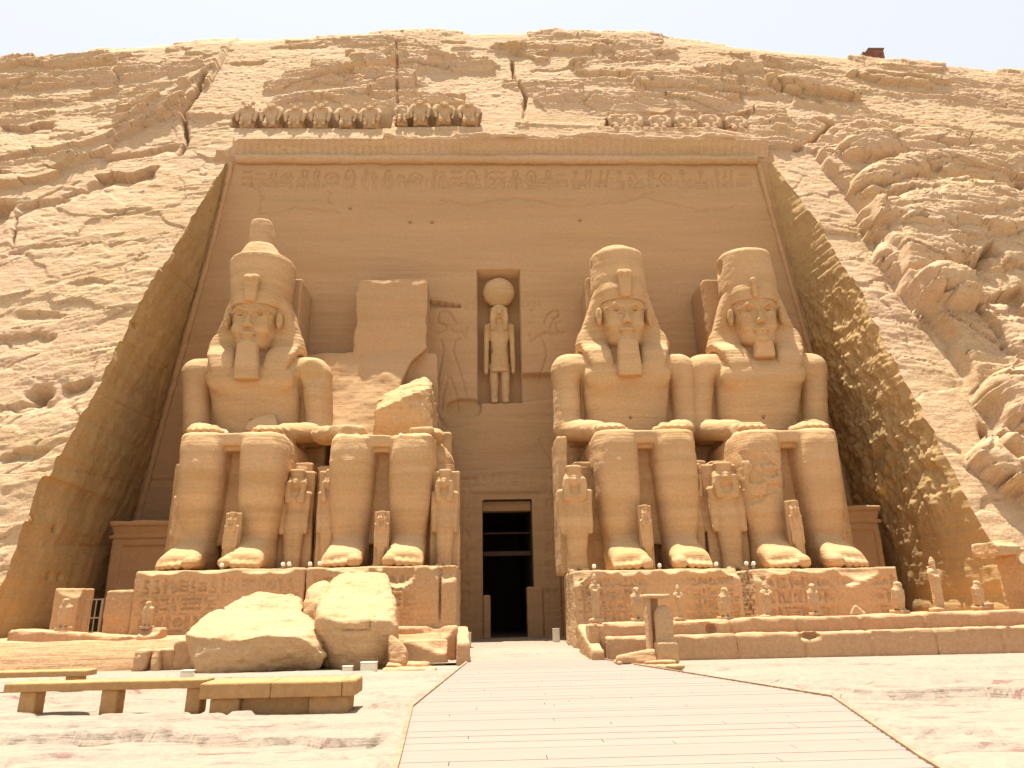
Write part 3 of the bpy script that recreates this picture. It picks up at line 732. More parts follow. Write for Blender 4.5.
# block joints from the removal of the temple, fine and irregular
for z_, s_ in ((2.9, 1), (5.2, 2), (8.05, 3), (10.4, 4), (12.6, 5), (15.9, 6), (19.1, 7), (22.2, 8)):
    wv = z_ + .05 * n2(XX * .5, ZZ * 0, s_); A = A - .022 * np.exp(-((ZZ - wv) / .035) ** 2) * (n2(XX * .2, ZZ * 0, s_ + 20) > -.55)
A = A - .03 * np.exp(-((ZZ - 8.5) / .12) ** 2)
A = A - .09 * np.exp(-((ZZ - (7.55 - .01 * XX)) / .08) ** 2) * (np.abs(XX) > 1.9) + .05 * (ZZ < 7.5)
wave = 23.2 + .25 * n2(XX * .3, ZZ * 0, 66); A = A + .02 * np.exp(-((ZZ - wave) / .08) ** 2) + .02 * np.exp(-((ZZ - 22.1 - .3 * n2(XX * .25, ZZ * 0, 67)) / .07) ** 2)
for cr_ in (((250, 182), (262, 196), (258, 214), (300, 208), (345, 213)), ((440, 200), (470, 204), (520, 198), (560, 206), (620, 203), (660, 190)), ((700, 300), (716, 330), (712, 372)), ((330, 190), (328, 206)), ((540, 440), (556, 470), (552, 520)), ((425, 405), (447, 428), (470, 424)), ((462, 560), (478, 545), (483, 540)), ((640, 196), (700, 210), (760, 206))):
    cw = Canvas(gx, gz); P1 = [fz(*p) for p in cr_]; P2 = []
    for (a, b), (c_, d_) in zip(P1[:-1], P1[1:]):
        for q in range(8): P2.append((a + (c_ - a) * q / 8 + .06 * rng.randn(), b + (d_ - b) * q / 8 + .06 * rng.randn()))
    cw.line(P2, .035, -.07); A = A + cw.A
# scar running off the broken statue
sx, szz = zip(*[fz(*p) for p in ((424, 300), (440, 302), (461, 305))]); lowz = [fz(*p)[1] for p in ((424, 310), (440, 307), (461, 305.5))]
inw = (XX > sx[0] - .4) & (XX < sx[-1]); top_ = np.interp(XX, sx, szz); bot_ = np.interp(XX, sx, lowz)
A = np.where(inw & (ZZ < top_) & (ZZ > bot_ - .15), A - .38 * np.clip((ZZ - bot_ + .15) / (top_ - bot_ + .15), 0, 1), A)
# broken patch right of the niche's foot
pa = [zz3(480, 605), zz3(590, 632)]; A = A + dent(533, 387, 1.9, .75, .5, 3, 9)
A = A + dent(463, 409, .9, .5, .25, 3, 11)
for p in ((410, 222), (432, 222), (580, 220), (350, 208)): 
    c = fz(*p); A = A - .25 * np.exp(-(((XX - c[0]) / .09) ** 2 + ((ZZ - c[1]) / .07) ** 2))
# niche
nx0, nz0 = fz(478, 403); nx1, nz1 = fz(519.5, 270); NDEP = 1.15
inn = (XX > nx0) & (XX < nx1) & (ZZ > nz0) & (ZZ < nz1)
A = np.where(inn, -NDEP + .02 * n2(XX * 3, ZZ * 3, 2), A)
# door surround
dx0, dx1 = fz(483, 600)[0], fz(533.5, 600)[0]; dz1 = fz(508, 500)[1]
fr = (XX > dx0 - 1.35) & (XX < dx1 + 1.35) & (ZZ < dz1 + 1.5)
fr2 = (XX > dx0 - .5) & (XX < dx1 + .5) & (ZZ < dz1 + .35)
A = A + .12 * fr - .06 * fr2
cv2 = Canvas(gx, gz)
for q in range(9):
    z_ = .9 + q * .72
    cv2.glyphs(dx0 - 1.2, dx0 - .62, z_, z_ + .6, rng, .03, -.05); cv2.glyphs(dx1 + .65, dx1 + 1.25, z_, z_ + .6, rng, .03, -.05)
cv2.glyphs(dx0 - 1.1, dx1 + 1.1, dz1 + .55, dz1 + 1.25, rng, .03, -.05)
A = A + cv2.A
hole = (XX > dx0) & (XX < dx1) & (ZZ < dz1)
kf = ~(hole[:-1, :-1] | hole[1:, 1:])
trim = (XX > xiL(ZZ) - .8) & (XX < xiR(ZZ) + .8); kf &= trim[:-1, :-1] & trim[1:, 1:]
FV = np.stack([XX, 35 - A, ZZ], -1).reshape(-1, 3); FF = grid_faces(len(gz), len(gx), kf)
used = np.zeros(len(FV), bool); used[FF.ravel()] = True; rm = np.cumsum(used) - 1
wall = fpar(mesh_obj('wall', FV[used], rm[FF], M_WALL))
# corridor behind the door
def boxes(name, lst, material, parent=None, bev=0.0):
    bm = bmesh.new()
    for lo, hi in lst:
        r_ = bmesh.ops.create_cube(bm, size=1)
        for v in r_['verts']:
            v.co = Vector([lo[i] + (v.co[i] + .5) * (hi[i] - lo[i]) for i in range(3)])
    if bev: bmesh.ops.bevel(bm, geom=bm.edges[:], offset=bev, segments=2, affect='EDGES')
    me = bpy.data.meshes.new(name); bm.to_mesh(me); bm.free(); me.materials.append(material)
    o = bpy.data.objects.new(name, me); sc.collection.objects.link(o)
    if parent is not None: o.parent = parent
    return o
t_ = .25
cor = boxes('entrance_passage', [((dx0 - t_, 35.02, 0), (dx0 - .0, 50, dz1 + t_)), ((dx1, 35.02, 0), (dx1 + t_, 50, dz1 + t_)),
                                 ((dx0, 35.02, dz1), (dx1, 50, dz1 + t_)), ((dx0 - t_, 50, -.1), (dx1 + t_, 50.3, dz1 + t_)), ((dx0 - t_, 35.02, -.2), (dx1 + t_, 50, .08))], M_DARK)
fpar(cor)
fpar(boxes('lintel', [((dx0, 35.3, dz1 - .5), (dx1, 36.0, dz1 - .02))], M_WALL, bev=.02))
zb1, zb2 = fz(508, 552)[1], fz(508, 530)[1]
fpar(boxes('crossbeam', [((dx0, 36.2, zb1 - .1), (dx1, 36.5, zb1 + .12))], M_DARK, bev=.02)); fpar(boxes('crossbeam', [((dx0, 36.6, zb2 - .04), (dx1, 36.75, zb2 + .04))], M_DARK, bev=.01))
jz = fz(490, 595)[1]
for a, b, hz in ((dx0, dx0 + .36, jz), (dx1 - .32, dx1 + .45, fz(530, 587)[1])):
    V, Q = rough_box((a, 34.75, 0), (b, 35.5, hz), .06, .05, .03, 3); fpar(mesh_obj('door_jamb', V, Q, M_WALL))
# cornice, mouldings
def sweep_cornice():
    prof = [(35.0, 26.45), (34.97, 26.6), (34.93, 26.75), (34.85, 26.93), (34.72, 27.1), (34.60, 27.27), (34.5, 27.36), (34.42, 27.40), (34.40, 27.44), (34.39, 27.52), (34.40, 27.6), (34.45, 27.68), (34.7, 27.82), (35.1, 27.98), (35.8, 28.12), (36.6, 28.16)]
    xs = np.arange(-16.4, 15.4, .05)
    pr = np.array(prof); t = np.linspace(0, len(pr) - 1, 60)
    py = np.interp(t, range(len(pr)), pr[:, 0]); pz = np.interp(t, range(len(pr)), pr[:, 1])
    X, Tm = np.meshgrid(xs, t); Yy = np.repeat(py[:, None], len(xs), 1); Zz = np.repeat(pz[:, None], len(xs), 1)
    cav = np.clip(1 - np.abs(Tm - 3) / 3.4, 0, 1) ** .5
    fl = .085 * np.abs(np.sin(X * math.pi / .40)) ** .7 * cav * (n2(X * .35, X * 0, 3) > -.5)
    lip = sstep(5.5, 8, Tm) * (1 - sstep(13, 15, Tm))
    brk = fb2(X * .8, Zz * .8, 4, 21)
    step = np.where(X < fzx(172 / 3.66), 0.0, 0)
    w = .28 * lip * brk + .25 * lip * sstep(.1, .5, n2(X * .5, X * 0, 22))
    # the left stretch has slipped: thick pale lip, cornice eroded away
    Lf = 1 - sstep(-7.3, -7.1, X)
    Yy = Yy - fl * 1 + np.maximum(w, -.05) + .35 * Lf * lip + Lf * cav * .1
    Zz = Zz - .16 * Lf * sstep(9, 12, Tm) + .05 * lip * n2(X * 2, Zz, 5) + .12 * lip * n2(X * .6, X * 0, 23)
    Yy = Yy + .8 * sstep(-15.2, -16.3, X) if False else Yy + .8 * (1 - sstep(-16.3, -15.4, X)) * sstep(2, 7, Tm) + .7 * sstep(12.6, 14.4, X + .5 * n2(Zz * 2, X * 2, 4)) * lip
    Yy = Yy + .02 * fb2(X * 4, Zz * 4, 3, 9)
    V = np.stack([X, Yy, Zz], -1).reshape(-1, 3)
    return V, grid_faces(len(t), len(xs))
def fzx(v): return v
V, Q = sweep_cornice(); cn = fpar(mesh_obj('cornice', V, Q, M_CLIFF)); cn['label'] = 'weathered hollow cornice with upright carved lines'
def roll(pts, r, sd, brk):
    pts = np.array(pts, float); seg = np.linalg.norm(np.diff(pts, axis=0), axis=1); s = np.concatenate([[0], np.cumsum(seg)])
    t = np.arange(0, s[-1], .08); C_ = np.stack([np.interp(t, s, pts[:, i]) for i in range(3)], 1)
    T = np.gradient(C_, axis=0); T /= np.linalg.norm(T, axis=1, keepdims=True)
    U = np.cross(T, [0, 1, 0]); U /= np.linalg.norm(U, axis=1, keepdims=True); B = np.array([0, 1.0, 0])
    a = np.linspace(0, 2 * math.pi, 21)[:-1]
    rr = r * (1 + .12 * n2(t * 1.3, t * 0, sd)); 
    if brk: rr = rr * (1 - .65 * sstep(.25, .4, n2(t * .22 + 3, t * 0, sd + 1)))
    V = C_[:, None, :] + rr[:, None, None] * (np.cos(a)[None, :, None] * U[:, None, :] + np.sin(a)[None, :, None] * B)
    V = V + .02 * n2(V[..., 0] * 4, V[..., 2] * 4, sd)[..., None]
    n, k = len(t), len(a); i = np.arange(n - 1)[:, None] * k; j = np.arange(k)[None, :]; j2 = (j + 1) % k
    return V.reshape(-1, 3), np.stack([i + j, i + j2, i + k + j2, i + k + j], -1).reshape(-1, 4)
V, Q = roll([(-15.6, 34.9, 26.2), (14.6, 34.9, 26.2)], .27, 3, True); fpar(mesh_obj('torus_moulding', V, Q, M_CLIFF))
zl = np.arange(.5, 26.3, .5)
V, Q = roll([(float(xiL(z)) + .26, 34.97, z) for z in zl], .15, 5, False); fpar(mesh_obj('torus_moulding', V, Q, M_WALL))
V, Q = roll([(float(xiR(z)) - .26, 34.97, z) for z in zl], .15, 6, False); fpar(mesh_obj('torus_moulding', V, Q, M_WALL))
print('facade', time.time() - T0)

# ------------------------------------------------------------------ ground
def ground_z(x, y):
    n = fb2(x * .35, y * .35, 4, 301) 
    base = .06 * n + .16 * sstep(9, 20, x) * sstep(8, 18, y) 
    t = fb2(x * .28 + .2 * n2(x, y, 3), y * .75, 4, 303) * 3.2
    f = t - np.floor(t); st = (np.floor(t) + sstep(.0, .05, f)) * .085
    cr = -.11 * (1 - sstep(0, .04, np.abs(fb2(x * .45, y * 1.6, 4, 305)))) * (n2(x * .3, y * .3, 306) > -.1)
    return base + st * .8 + cr + .012 * fb2(x * 4, y * 6, 3, 307)
bwL = [(20.75, -1.93), (20.3, -1.93), (11.97, -2.50), (8.1, -2.22), (3.0, -1.9), (-6, -1.6)]
bwR = [(20.75, 1.84), (20.3, 1.88), (11.95, 4.18), (7.5, 2.95), (3.0, 1.9), (-6, 1.6)]
def bw_x(y, side):
    a = sorted(side); return np.interp(y, [p[0] for p in a], [p[1] for p in a])
def nonuni(segs):
    out = []
    for a, b, s in segs: out.append(np.arange(a, b, s))
    out.append([segs[-1][1]]); return np.concatenate(out)
gX = nonuni([(-300, -100, 40), (-100, -30, 7), (-30, -14, .25), (-14, 14, .07), (14, 30, .2), (30, 100, 7), (100, 301, 40)])
gY = nonuni([(-300, -60, 40), (-60, -6, 4), (-6, 5.5, .4), (5.5, 14, .05), (14, 23, .08), (23, 38, .6)])
GX, GY = np.meshgrid(gX, gY)
GZ = ground_z(GX, GY)
on = (GX > bw_x(GY, bwL) - .15) & (GX < bw_x(GY, bwR) + .15) & (GY < 20.9)
GZ = np.where(on, np.minimum(GZ, .0), GZ)
flat = sstep(18.8, 20.5, GY); GZ = GZ * (1 - flat * (np.abs(GX) < 14)) 
mound = (GX < -2.7) * sstep(11.3, 11.0, GY) if False else 0
# the low broken shelf of rock in front of the benches
shelf = 10.55 + .25 * n2(GX * .9, GX * 0, 311) + .12 * n2(GX * 3.5, GX * 0, 312) - .05 * (GX + 6)
dsh = GY - shelf
msk = (1 - sstep(-2.75, -2.55, GX)) * sstep(-9.6, -8.4, GX)
GZ = GZ - msk * .24 * np.exp(-np.maximum(-dsh, 0) / .9) * (1 - sstep(-.03, .03, dsh)) 
GZ = GZ + msk * .06 * (1 - sstep(0, .8, np.abs(dsh + .4)))
shelf2 = 13.1 + .3 * n2(GX * .7, GX * 0, 313) + .12 * n2(GX * 3.1, GX * 0, 314) - .12 * (GX - 6)
d2 = GY - shelf2; m2_ = sstep(4.6, 5.2, GX)
GZ = GZ - m2_ * .20 * np.exp(-np.maximum(-d2, 0) / .8) * (1 - sstep(-.03, .03, d2)) * (n2(GX * .4, GX * 0, 315) > -.3)
GZ = np.where((GY > 5) & (GY < 38), GZ, GZ * .5)
gr = mesh_obj('ground', np.stack([GX, GY, GZ], -1).reshape(-1, 3), grid_faces(len(gY), len(gX)), M_GROUND); tag(gr, kind='structure')
# paved threshold between the terraces up to the door
xs = np.arange(-2.9, 3.2, .06); ys = np.arange(20.75, 36, .08); X, Y = np.meshgrid(xs, ys)
f1, f2, c = worley(X * .8, Y * 1.1, 401); Z = .07 + .04 * (c - .5) - .05 * (1 - sstep(0, .06, f2 - f1)) + .01 * fb2(X * 4, Y * 4, 3, 5)
tag(mesh_obj('path', np.stack([X, Y, Z], -1).reshape(-1, 3), grid_faces(len(ys), len(xs)), M_GROUND), kind='structure')

# boardwalk
bw = bpy.data.objects.new('boardwalk', None); sc.collection.objects.link(bw); tag(bw, kind='structure')
bm = bmesh.new(); y = -5.9; rngb = np.random.RandomState(4)
while y < 20.6:
    x0 = bw_x(y + .1, bwL); x1 = bw_x(y + .1, bwR); dz = .004 * rngb.rand()
    cuts = [x0 + .02] + sorted((x0 + (x1 - x0) * rngb.rand(1)).tolist()) + [x1 - .02]
    for a, b in zip(cuts[:-1], cuts[1:]):
        r_ = bmesh.ops.create_cube(bm, size=1)
        for v in r_['verts']: v.co = Vector((a + .004 + (v.co.x + .5) * (b - a - .008), y + (v.co.y + .5) * .1965, .045 + dz + (v.co.z + .5) * .04))
    y += .20
me = bpy.data.meshes.new('planking'); bm.to_mesh(me); bm.free(); me.materials.append(M_WOOD)
o = bpy.data.objects.new('planking', me); sc.collection.objects.link(o); o.parent = bw
def edge_strip(side):
    bm = bmesh.new(); pts = sorted(side)
    for (y0, x0), (y1, x1) in zip(pts[:-1], pts[1:]):
        n = Vector((y1 - y0, -(x1 - x0), 0)).normalized() * .028
        q = [Vector((x0, y0, 0)) - n, Vector((x0, y0, 0)) + n, Vector((x1, y1, 0)) + n, Vector((x1, y1, 0)) - n]
        lo = [bm.verts.new(v + Vector((0, 0, -.02))) for v in q]; hi = [bm.verts.new(v + Vector((0, 0, .115))) for v in q]
        bm.faces.new(hi); bm.faces.new(lo[::-1])
        for i in range(4): bm.faces.new((lo[i], lo[(i + 1) % 4], hi[(i + 1) % 4], hi[i]))
    bmesh.ops.recalc_face_normals(bm, faces=bm.faces[:])
    me = bpy.data.meshes.new('edge_board'); bm.to_mesh(me); bm.free(); me.materials.append(M_WOODEDGE)
    o = bpy.data.objects.new('edge_board', me); sc.collection.objects.link(o); o.parent = bw
edge_strip(bwL); edge_strip(bwR)
print('ground', time.time() - T0)

# ------------------------------------------------------------------ colossi
HS = 0.062
def legs_field(v, feet_break=False):
    for s in (-1, 1):
        v.loft([(0, s * 1.14, .95, .66, .85), (1.2, s * 1.16, .95, .66, .80), (2.1, s * 1.18, .88, .78, .90), (3.1, s * 1.20, .84, .87, .98), (4.2, s * 1.20, .84, .91, .98), (5.0, s * 1.20, .86, .91, .95), (5.68, s * 1.18, .95, .89, .92)], p=2.9, k=.05, rnd=.20)
        v.box((s * 1.18, 2.7, 4.85), (.95, 2.0, .80), .30, k=.12)
        # shin edge and kneecap
        v.cap((s * 1.18, .02, 4.3), (s * 1.16, .22, 1.6), .16, .10, k=.3)
        v.ell((s * 1.18, .12, 4.9), (.5, .16, .42), k=.3)
        # foot
        v.loft([(-1.05, s * 1.14, .28, .70, .30), (-.7, s * 1.14, .38, .74, .42), (-.2, s * 1.14, .52, .72, .58), (.3, s * 1.14, .66, .68, .74), (1.4, s * 1.14, .45, .62, .6)], p=2.5, k=.16, rnd=.15, ax=1)
        for xo, w, l in ((-.50, .235, 0), (-.13, .155, .02), (.15, .145, .07), (.40, .135, .13), (.62, .125, .20)):
            xx = s * (1.14 + xo)
            v.cap((xx, -.80, .34), (xx, -1.22 + l, w + .03), w + .02, w, k=.02)
    v.box((0, 2.35, 5.37), (1.1, 2.15, .27), .10, k=.08); v.box((0, 3.2, 4.6), (.8, 1.2, .8), .1)      # lap
    v.box((0, .75, 5.12), (.30, .3, .2), .05, k=.03)     # hem of the kilt
    v.box((0, 1.30, 3.3), (.6, .3, 2.2), .05, k=.05)      # panel between the shins
    X = v.ax
    v.D[:, :, X[2] < 0] = np.maximum(v.D[:, :, X[2] < 0], .1)
def body_field():
    v = Vox((-3.75, -2.5, 0), (3.75, 5.8, 14), HS)
    legs_field(v)
    # belly and chest
    v.loft([(5.0, 0, 4.3, 2.0, 1.35), (6.2, 0, 4.25, 1.92, 1.2), (7.0, 0, 4.25, 1.92, 1.2), (7.8, 0, 4.25, 2.04, 1.26), (8.8, 0, 4.25, 2.24, 1.34), (9.6, 0, 4.3, 2.72, 1.22), (10.05, 0, 4.35, 2.85, 1.02), (10.42, 0, 4.4, 2.45, .75)], p=2.5, k=.15, rnd=.3)
    for s in (-1, 1):
        v.ell((s * 1.0, 3.15, 8.95), (1.0, .35, .62), k=.35)
        v.ell((s * 2.66, 4.3, 9.50), (.80, .90, .78), k=.3); v.box((s * 2.15, 4.55, 7.8), (.55, .45, 1.9), .1, k=.05)
        v.cap((s * 2.74, 4.3, 9.5), (s * 2.74, 4.15, 6.95), .78, .70, k=.16, sq=(.92, 1.1, 1))
        v.cap((s * 2.74, 4.1, 6.55), (s * 1.75, 2.2, 6.10), .64, .52, k=.2, sq=(1.1, 1, .85))
        v.box((s * 1.36, 1.75, 5.93), (.60, .85, .24), .18, k=.18)
        for j in range(4):
            xx = s * (1.32 - .44 + j * .29)
            v.cap((xx, 1.5, 5.97), (xx, .62 + .05 * abs(j - 1.5), 5.84), .16, .15, k=.03)
        v.cap((s * .80, 1.8, 6.0), (s * .66, 1.2, 5.86), .17, .14, k=.05)   # thumb
        # gap between arm and ribs
        v.ell((s * 2.08, 3.3, 7.9), (.07, .8, 1.3), k=.16, op='s')
    v.cap((0, 4.25, 10), (0, 4.2, 11.2), .85, .8, k=.2)
    v.ell((0, 3.1, 6.9), (.09, .12, .09), k=.06, op='s')
    # head
    v.loft([(10.42, 0, 3.35, .50, .62), (10.7, 0, 3.62, .74, .90), (11.2, 0, 3.75, .93, 1.06), (11.8, 0, 3.80, 1.06, 1.14), (12.5, 0, 3.82, 1.10, 1.16), (13.3, 0, 3.85, 1.08, 1.12)], p=2.25, k=.12, rnd=.25)
    v.cap((0, 2.72, 12.15), (0, 2.50, 11.50), .10, .155, k=.10)
    v.ell((0, 2.52, 11.46), (.23, .17, .12), k=.06)
    for s in (-1, 1):
        v.ell((s * .46, 2.62, 12.00), (.40, .24, .20), k=.12, op='s')
        v.ell((s * .46, 2.98, 11.96), (.31, .24, .14), k=.03)
        v.cap((s * .17, 2.77, 12.02), (s * .46, 2.71, 12.13), .035, .045, k=.03); v.cap((s * .46, 2.71, 12.13), (s * .82, 2.92, 12.0), .045, .03, k=.03)
        v.cap((s * .18, 2.78, 11.87), (s * .48, 2.76, 11.82), .025, .03, k=.03); v.cap((s * .48, 2.76, 11.82), (s * .82, 2.93, 11.96), .03, .025, k=.03)
        v.cap((s * .14, 2.70, 12.27), (s * .5, 2.66, 12.38), .07, .08, k=.06); v.cap((s * .5, 2.66, 12.38), (s * .92, 2.95, 12.24), .08, .05, k=.06)
        v.ell((s * .52, 2.98, 11.42), (.34, .26, .34), k=.18)
        v.ell((s * .16, 2.60, 11.41), (.11, .13, .10), k=.04)
        # ears
        v.ell((s * 1.20, 3.25, 11.95), (.15, .26, .46), k=.06); v.ell((s * 1.25, 3.05, 11.98), (.09, .12, .28), k=.04, op='s')
    v.ell((0, 2.66, 11.07), (.40, .17, .085), k=.05); v.ell((0, 2.68, 10.91), (.34, .16, .085), k=.05)
    v.cap((-.42, 2.76, 10.99), (.42, 2.76, 10.99), .03, .03, k=.04, op='s')
    v.cap((0, 2.58, 11.38), (0, 2.62, 11.2), .03, .03, k=.04, op='s')
    v.ell((0, 2.82, 10.62), (.36, .26, .2), k=.12)
    # collar, belt line and armlets
    return v
def nemes_field():
    v = Vox((-2.5, 2.3, 8.4), (2.5, 5.8, 14.2), .055)
    v.loft([(10.42, 0, 4.45, 2.26, .72), (10.75, 0, 4.42, 2.28, .74), (11.4, 0, 4.38, 2.06, .78), (12.2, 0, 4.3, 1.76, .86), (13.0, 0, 4.2, 1.48, .98), (13.7, 0, 4.1, 1.24, 1.12)], p=3.6, k=.0, rnd=.10)
    v.loft([(12.66, 0, 3.9, 1.16, 1.27), (13.2, 0, 3.92, 1.24, 1.3), (13.8, 0, 4.0, 1.2, 1.2)], p=2.4, k=.12, rnd=.08)
    v.box((0, 4.9, 10.0), (1.6, .4, .9), .1, k=.1)
    for s in (-1, 1):
        v.loft([(8.75, s * 1.12, 3.12, .50, .22), (9.5, s * 1.18, 3.10, .58, .28), (10.2, s * 1.34, 3.45, .68, .42), (10.8, s * 1.48, 3.88, .66, .32), (11.4, s * 1.45, 4.1, .5, .25)], p=4, k=.22, rnd=.06)
        v.ell((s * 1.20, 3.05, 11.9), (.20, .55, .75), k=.08, op='s')
    v.ell((0, 2.85, 11.35), (.98, 1.0, 1.38), k=.06, op='s')
    v.loft([(12.62, 0, 3.9, 1.20, 1.31), (12.78, 0, 3.9, 1.21, 1.32)], p=2.3, k=.03, rnd=.03)
    # pleats
    Zs = v.ax[2][None, None, :]; v.D += (.012 * np.abs(np.sin(Zs * math.pi / .22)) * (Zs < 12.4)).astype(np.float32)
    return v
def chest_detail(V):
    """collar rings and belt drawn as shallow steps"""
    return V
BV, BQ = body_field().mesh(); NV, NQ = nemes_field().mesh()
print('body', len(BV), len(NV), time.time() - T0)
def crown_mesh(kind):
    v = Vox((-2.0, 2.3, 12.9), (2.0, 5.8, 18.3), .06)
    if kind == 'tall':
        v.loft([(12.9, 0, 4.05, 1.30, 1.22), (13.6, -.02, 4.08, 1.42, 1.34), (15.2, -.08, 4.15, 1.55, 1.44), (15.5, -.1, 4.15, 1.5, 1.4)], p=2.2, rnd=.1)
        v.loft([(15.3, -.15, 4.2, 1.38, 1.3), (15.75, -.22, 4.2, 1.08, 1.0), (16.5, -.3, 4.25, .68, .7)], p=2.2, k=.1, rnd=.15)
        v.loft([(16.0, -.30, 4.35, .66, .66), (17.1, -.36, 4.35, .60, .60), (18.05, -.42, 4.35, .52, .50)], p=2.4, k=.12, rnd=.2)
        v.ell((.75, 3.3, 16.5), (.5, .5, .5), k=.1, op='s')
    else:
        v.loft([(12.9, 0, 4.05, 1.28, 1.20), (13.6, 0, 4.08, 1.38, 1.30), (15.35, -.02, 4.12, 1.30, 1.28), (15.55, -.02, 4.15, 1.24, 1.2)], p=2.2, rnd=.10)
        v.ell((0, 4.3, 15.5), (1.1, 1.05, .62 if kind == 'low' else .5), k=.1)
        v.ell((-1.5, 3.9, 14.9), (.35, .6, .5) if kind == 'chipped' else (.2, .4, .3), k=.1, op='s')
    V, Q = v.mesh()
    return erode(V, Q, .05, 1.0, len(kind), fine=.012), Q
def beard_mesh(full=True):
    v = Vox((-.7, 2.0, 8.5), (.7, 3.6, 10.8), .05)
    if full: v.loft([(8.75, 0, 2.78, .56, .40), (9.4, 0, 2.80, .52, .36), (10.6, 0, 2.88, .44, .32)], p=5, rnd=.06)
    else: v.loft([(9.75, 0, 3.1, .50, .34), (10.2, 0, 3.05, .45, .34), (10.6, 0, 3.0, .42, .32)], p=4, rnd=.1)
    V, Q = v.mesh(); return erode(V, Q, .03, 1.6, 3, fine=.01), Q
def cobra_mesh(kind):
    v = Vox((-.5, 2.1, 12.4), (.5, 3.2, 14.4), .045)
    if kind == 'slim':
        v.cap((-.1, 2.55, 12.75), (-.15, 2.45, 13.5), .12, .16); v.cap((-.12, 2.6, 13.3), (-.1, 2.75, 13.0), .1, .16, k=.1)
    else:
        v.loft([(12.65, 0, 2.62, .26, .22), (13.3, 0, 2.52, .30, .2), (13.85, 0, 2.50, .37, .24), (14.05, 0, 2.55, .33, .22)], p=3.2, rnd=.08)
        v.box((0, 2.3, 13.35), (.2, .05, .42), .04, k=.05, op='s')
        v.ell((0, 2.35, 13.75), (.13, .12, .14), k=.04)
    V, Q = v.mesh(); return erode(V, Q, .02, 2.5, 4), Q
def throne_mesh(sd, wide=2.85):
    v = Vox((-wide - .1, 1.3, 0), (wide + .1, 7.2, 7), .085)
    v.box((0, 4.6, 2.3), (wide, 2.9, 2.35), .06)
    v.box((0, 5.9, 4.5), (wide - .25, 1.2, 2.4), .15)
    V, Q = v.mesh(); N = vnormals(V, Q)
    V = erode(V, Q, .05, .8, sd, fine=.015)
    # carved panels on the sides and the front strips
    x, y, z = V.T; fr = (N[:, 1] < -.7)
    V[:, 1] += fr * .05 * ((np.abs(np.sin(z * 3.1)) > .92) + (np.abs(np.sin(x * 5.2)) > .93))
    return V, Q
def pillar_mesh(top, sd, w=1.28):
    v = Vox((-w - .1, 5.0, 4), (w + .1, 7.3, top + .1), .09)
    v.box((0, 6.3, (4 + top) / 2), (w, 1.05, (top - 4) / 2), .06)
    V, Q = v.mesh(); return erode(V, Q, .07, .8, sd, fine=.015), Q
def lean(V, dx, dy=0.0, turn=0.0):
    V = V.copy()
    if turn:
        w = sstep(10.2, 10.9, V[:, 2]); a = turn * w; x, y = V[:, 0].copy(), V[:, 1] - 4.2
        V[:, 0] = x * np.cos(a) - y * np.sin(a); V[:, 1] = x * np.sin(a) + y * np.cos(a) + 4.2
    V[:, 0] += dx * sstep(3.5, 11, V[:, 2]); return V
def colossus(x0, z0, label, dx, crown, beard, cobra, sd, pil=15.3, pdx=0.0, damage=None, turn=0.0, group='seated colossi', sz=1.0):
    t = root('seated_colossus', (x0, 27.6, z0), label, 'colossal statue', group); t.scale = (1, 1, sz)
    V = erode(lean(BV, dx, turn=turn), BQ, .05, .7, sd, fine=.012, strata=.022)
    if damage: V = damage(V)
    mesh_obj('body', V, BQ, M_STAT, t)
    V = erode(lean(NV, dx, turn=turn), NQ, .04, .9, sd + 3, fine=.01, strata=.015)
    if damage: V = damage(V)
    mesh_obj('headdress', V, NQ, M_STAT, t)
    V, Q = crown_mesh(crown); V = lean(V, dx, turn=turn); o = mesh_obj('crown', V, Q, M_STAT, t)
    V, Q = beard_mesh(beard); b_ = lean(V, dx, turn=turn); b_[:, 0] += 0; o = mesh_obj('false_beard', b_, Q, M_STAT, t)
    if not beard: o['label'] = 'broken stub of a false beard'
    V, Q = cobra_mesh(cobra); mesh_obj('cobra_emblem', lean(V, dx, turn=turn), Q, M_STAT, t)
    V, Q = throne_mesh(sd + 5); mesh_obj('throne', V, Q, M_STAT, t)
    V, Q = pillar_mesh(pil, sd + 6); V = lean(V, dx); V[:, 0] += pdx; mesh_obj('back_pillar', V, Q, M_WALL, t)
    return t
def dmgL(V):  # chipped outer shoulder
    V = V.copy(); d = np.linalg.norm((V - np.array([2.85 - .7, 3.2, 9.3])) / np.array([.6, .8, .9]), axis=1)
    V[:, 1] += .35 * np.clip(1 - d, 0, 1); return V
def dmgR2(V):
    V = V.copy()
    w = np.clip(fb3(V, 1.6, 3, 77) + .15, 0, 1) * ((V[:, 2] > 2.6) & (V[:, 2] < 4.7) & (V[:, 0] < 0) & (V[:, 1] < 1.2))
    V[:, 1] += .14 * w + .05 * (w > .2) * np.sign(n3(V[:, 0] * 2, V[:, 1], V[:, 2] * 4, 5)); return V
FY = 25.5
xL, xL2, xR1, xR2 = -11.52, -5.6, 5.15, 11.0
zL, zR = 2.92, 2.66
colossus(xL, zL, 'seated stone king farthest left, the only one keeping the tall upper crown', -.75, 'tall', True, 'wide', 1, 15.2, .25, dmgL, sz=.968)
colossus(xR1, zR, 'seated stone king just right of the doorway with complete long square beard', .1, 'low', True, 'wide', 11, 15.0, -.15)
colossus(xR2, zR - .04, 'seated stone king farthest right with broken off beard and cracked shin', .75, 'chipped', False, 'slim', 21, 14.9, -.55, dmgR2, turn=R(-6))

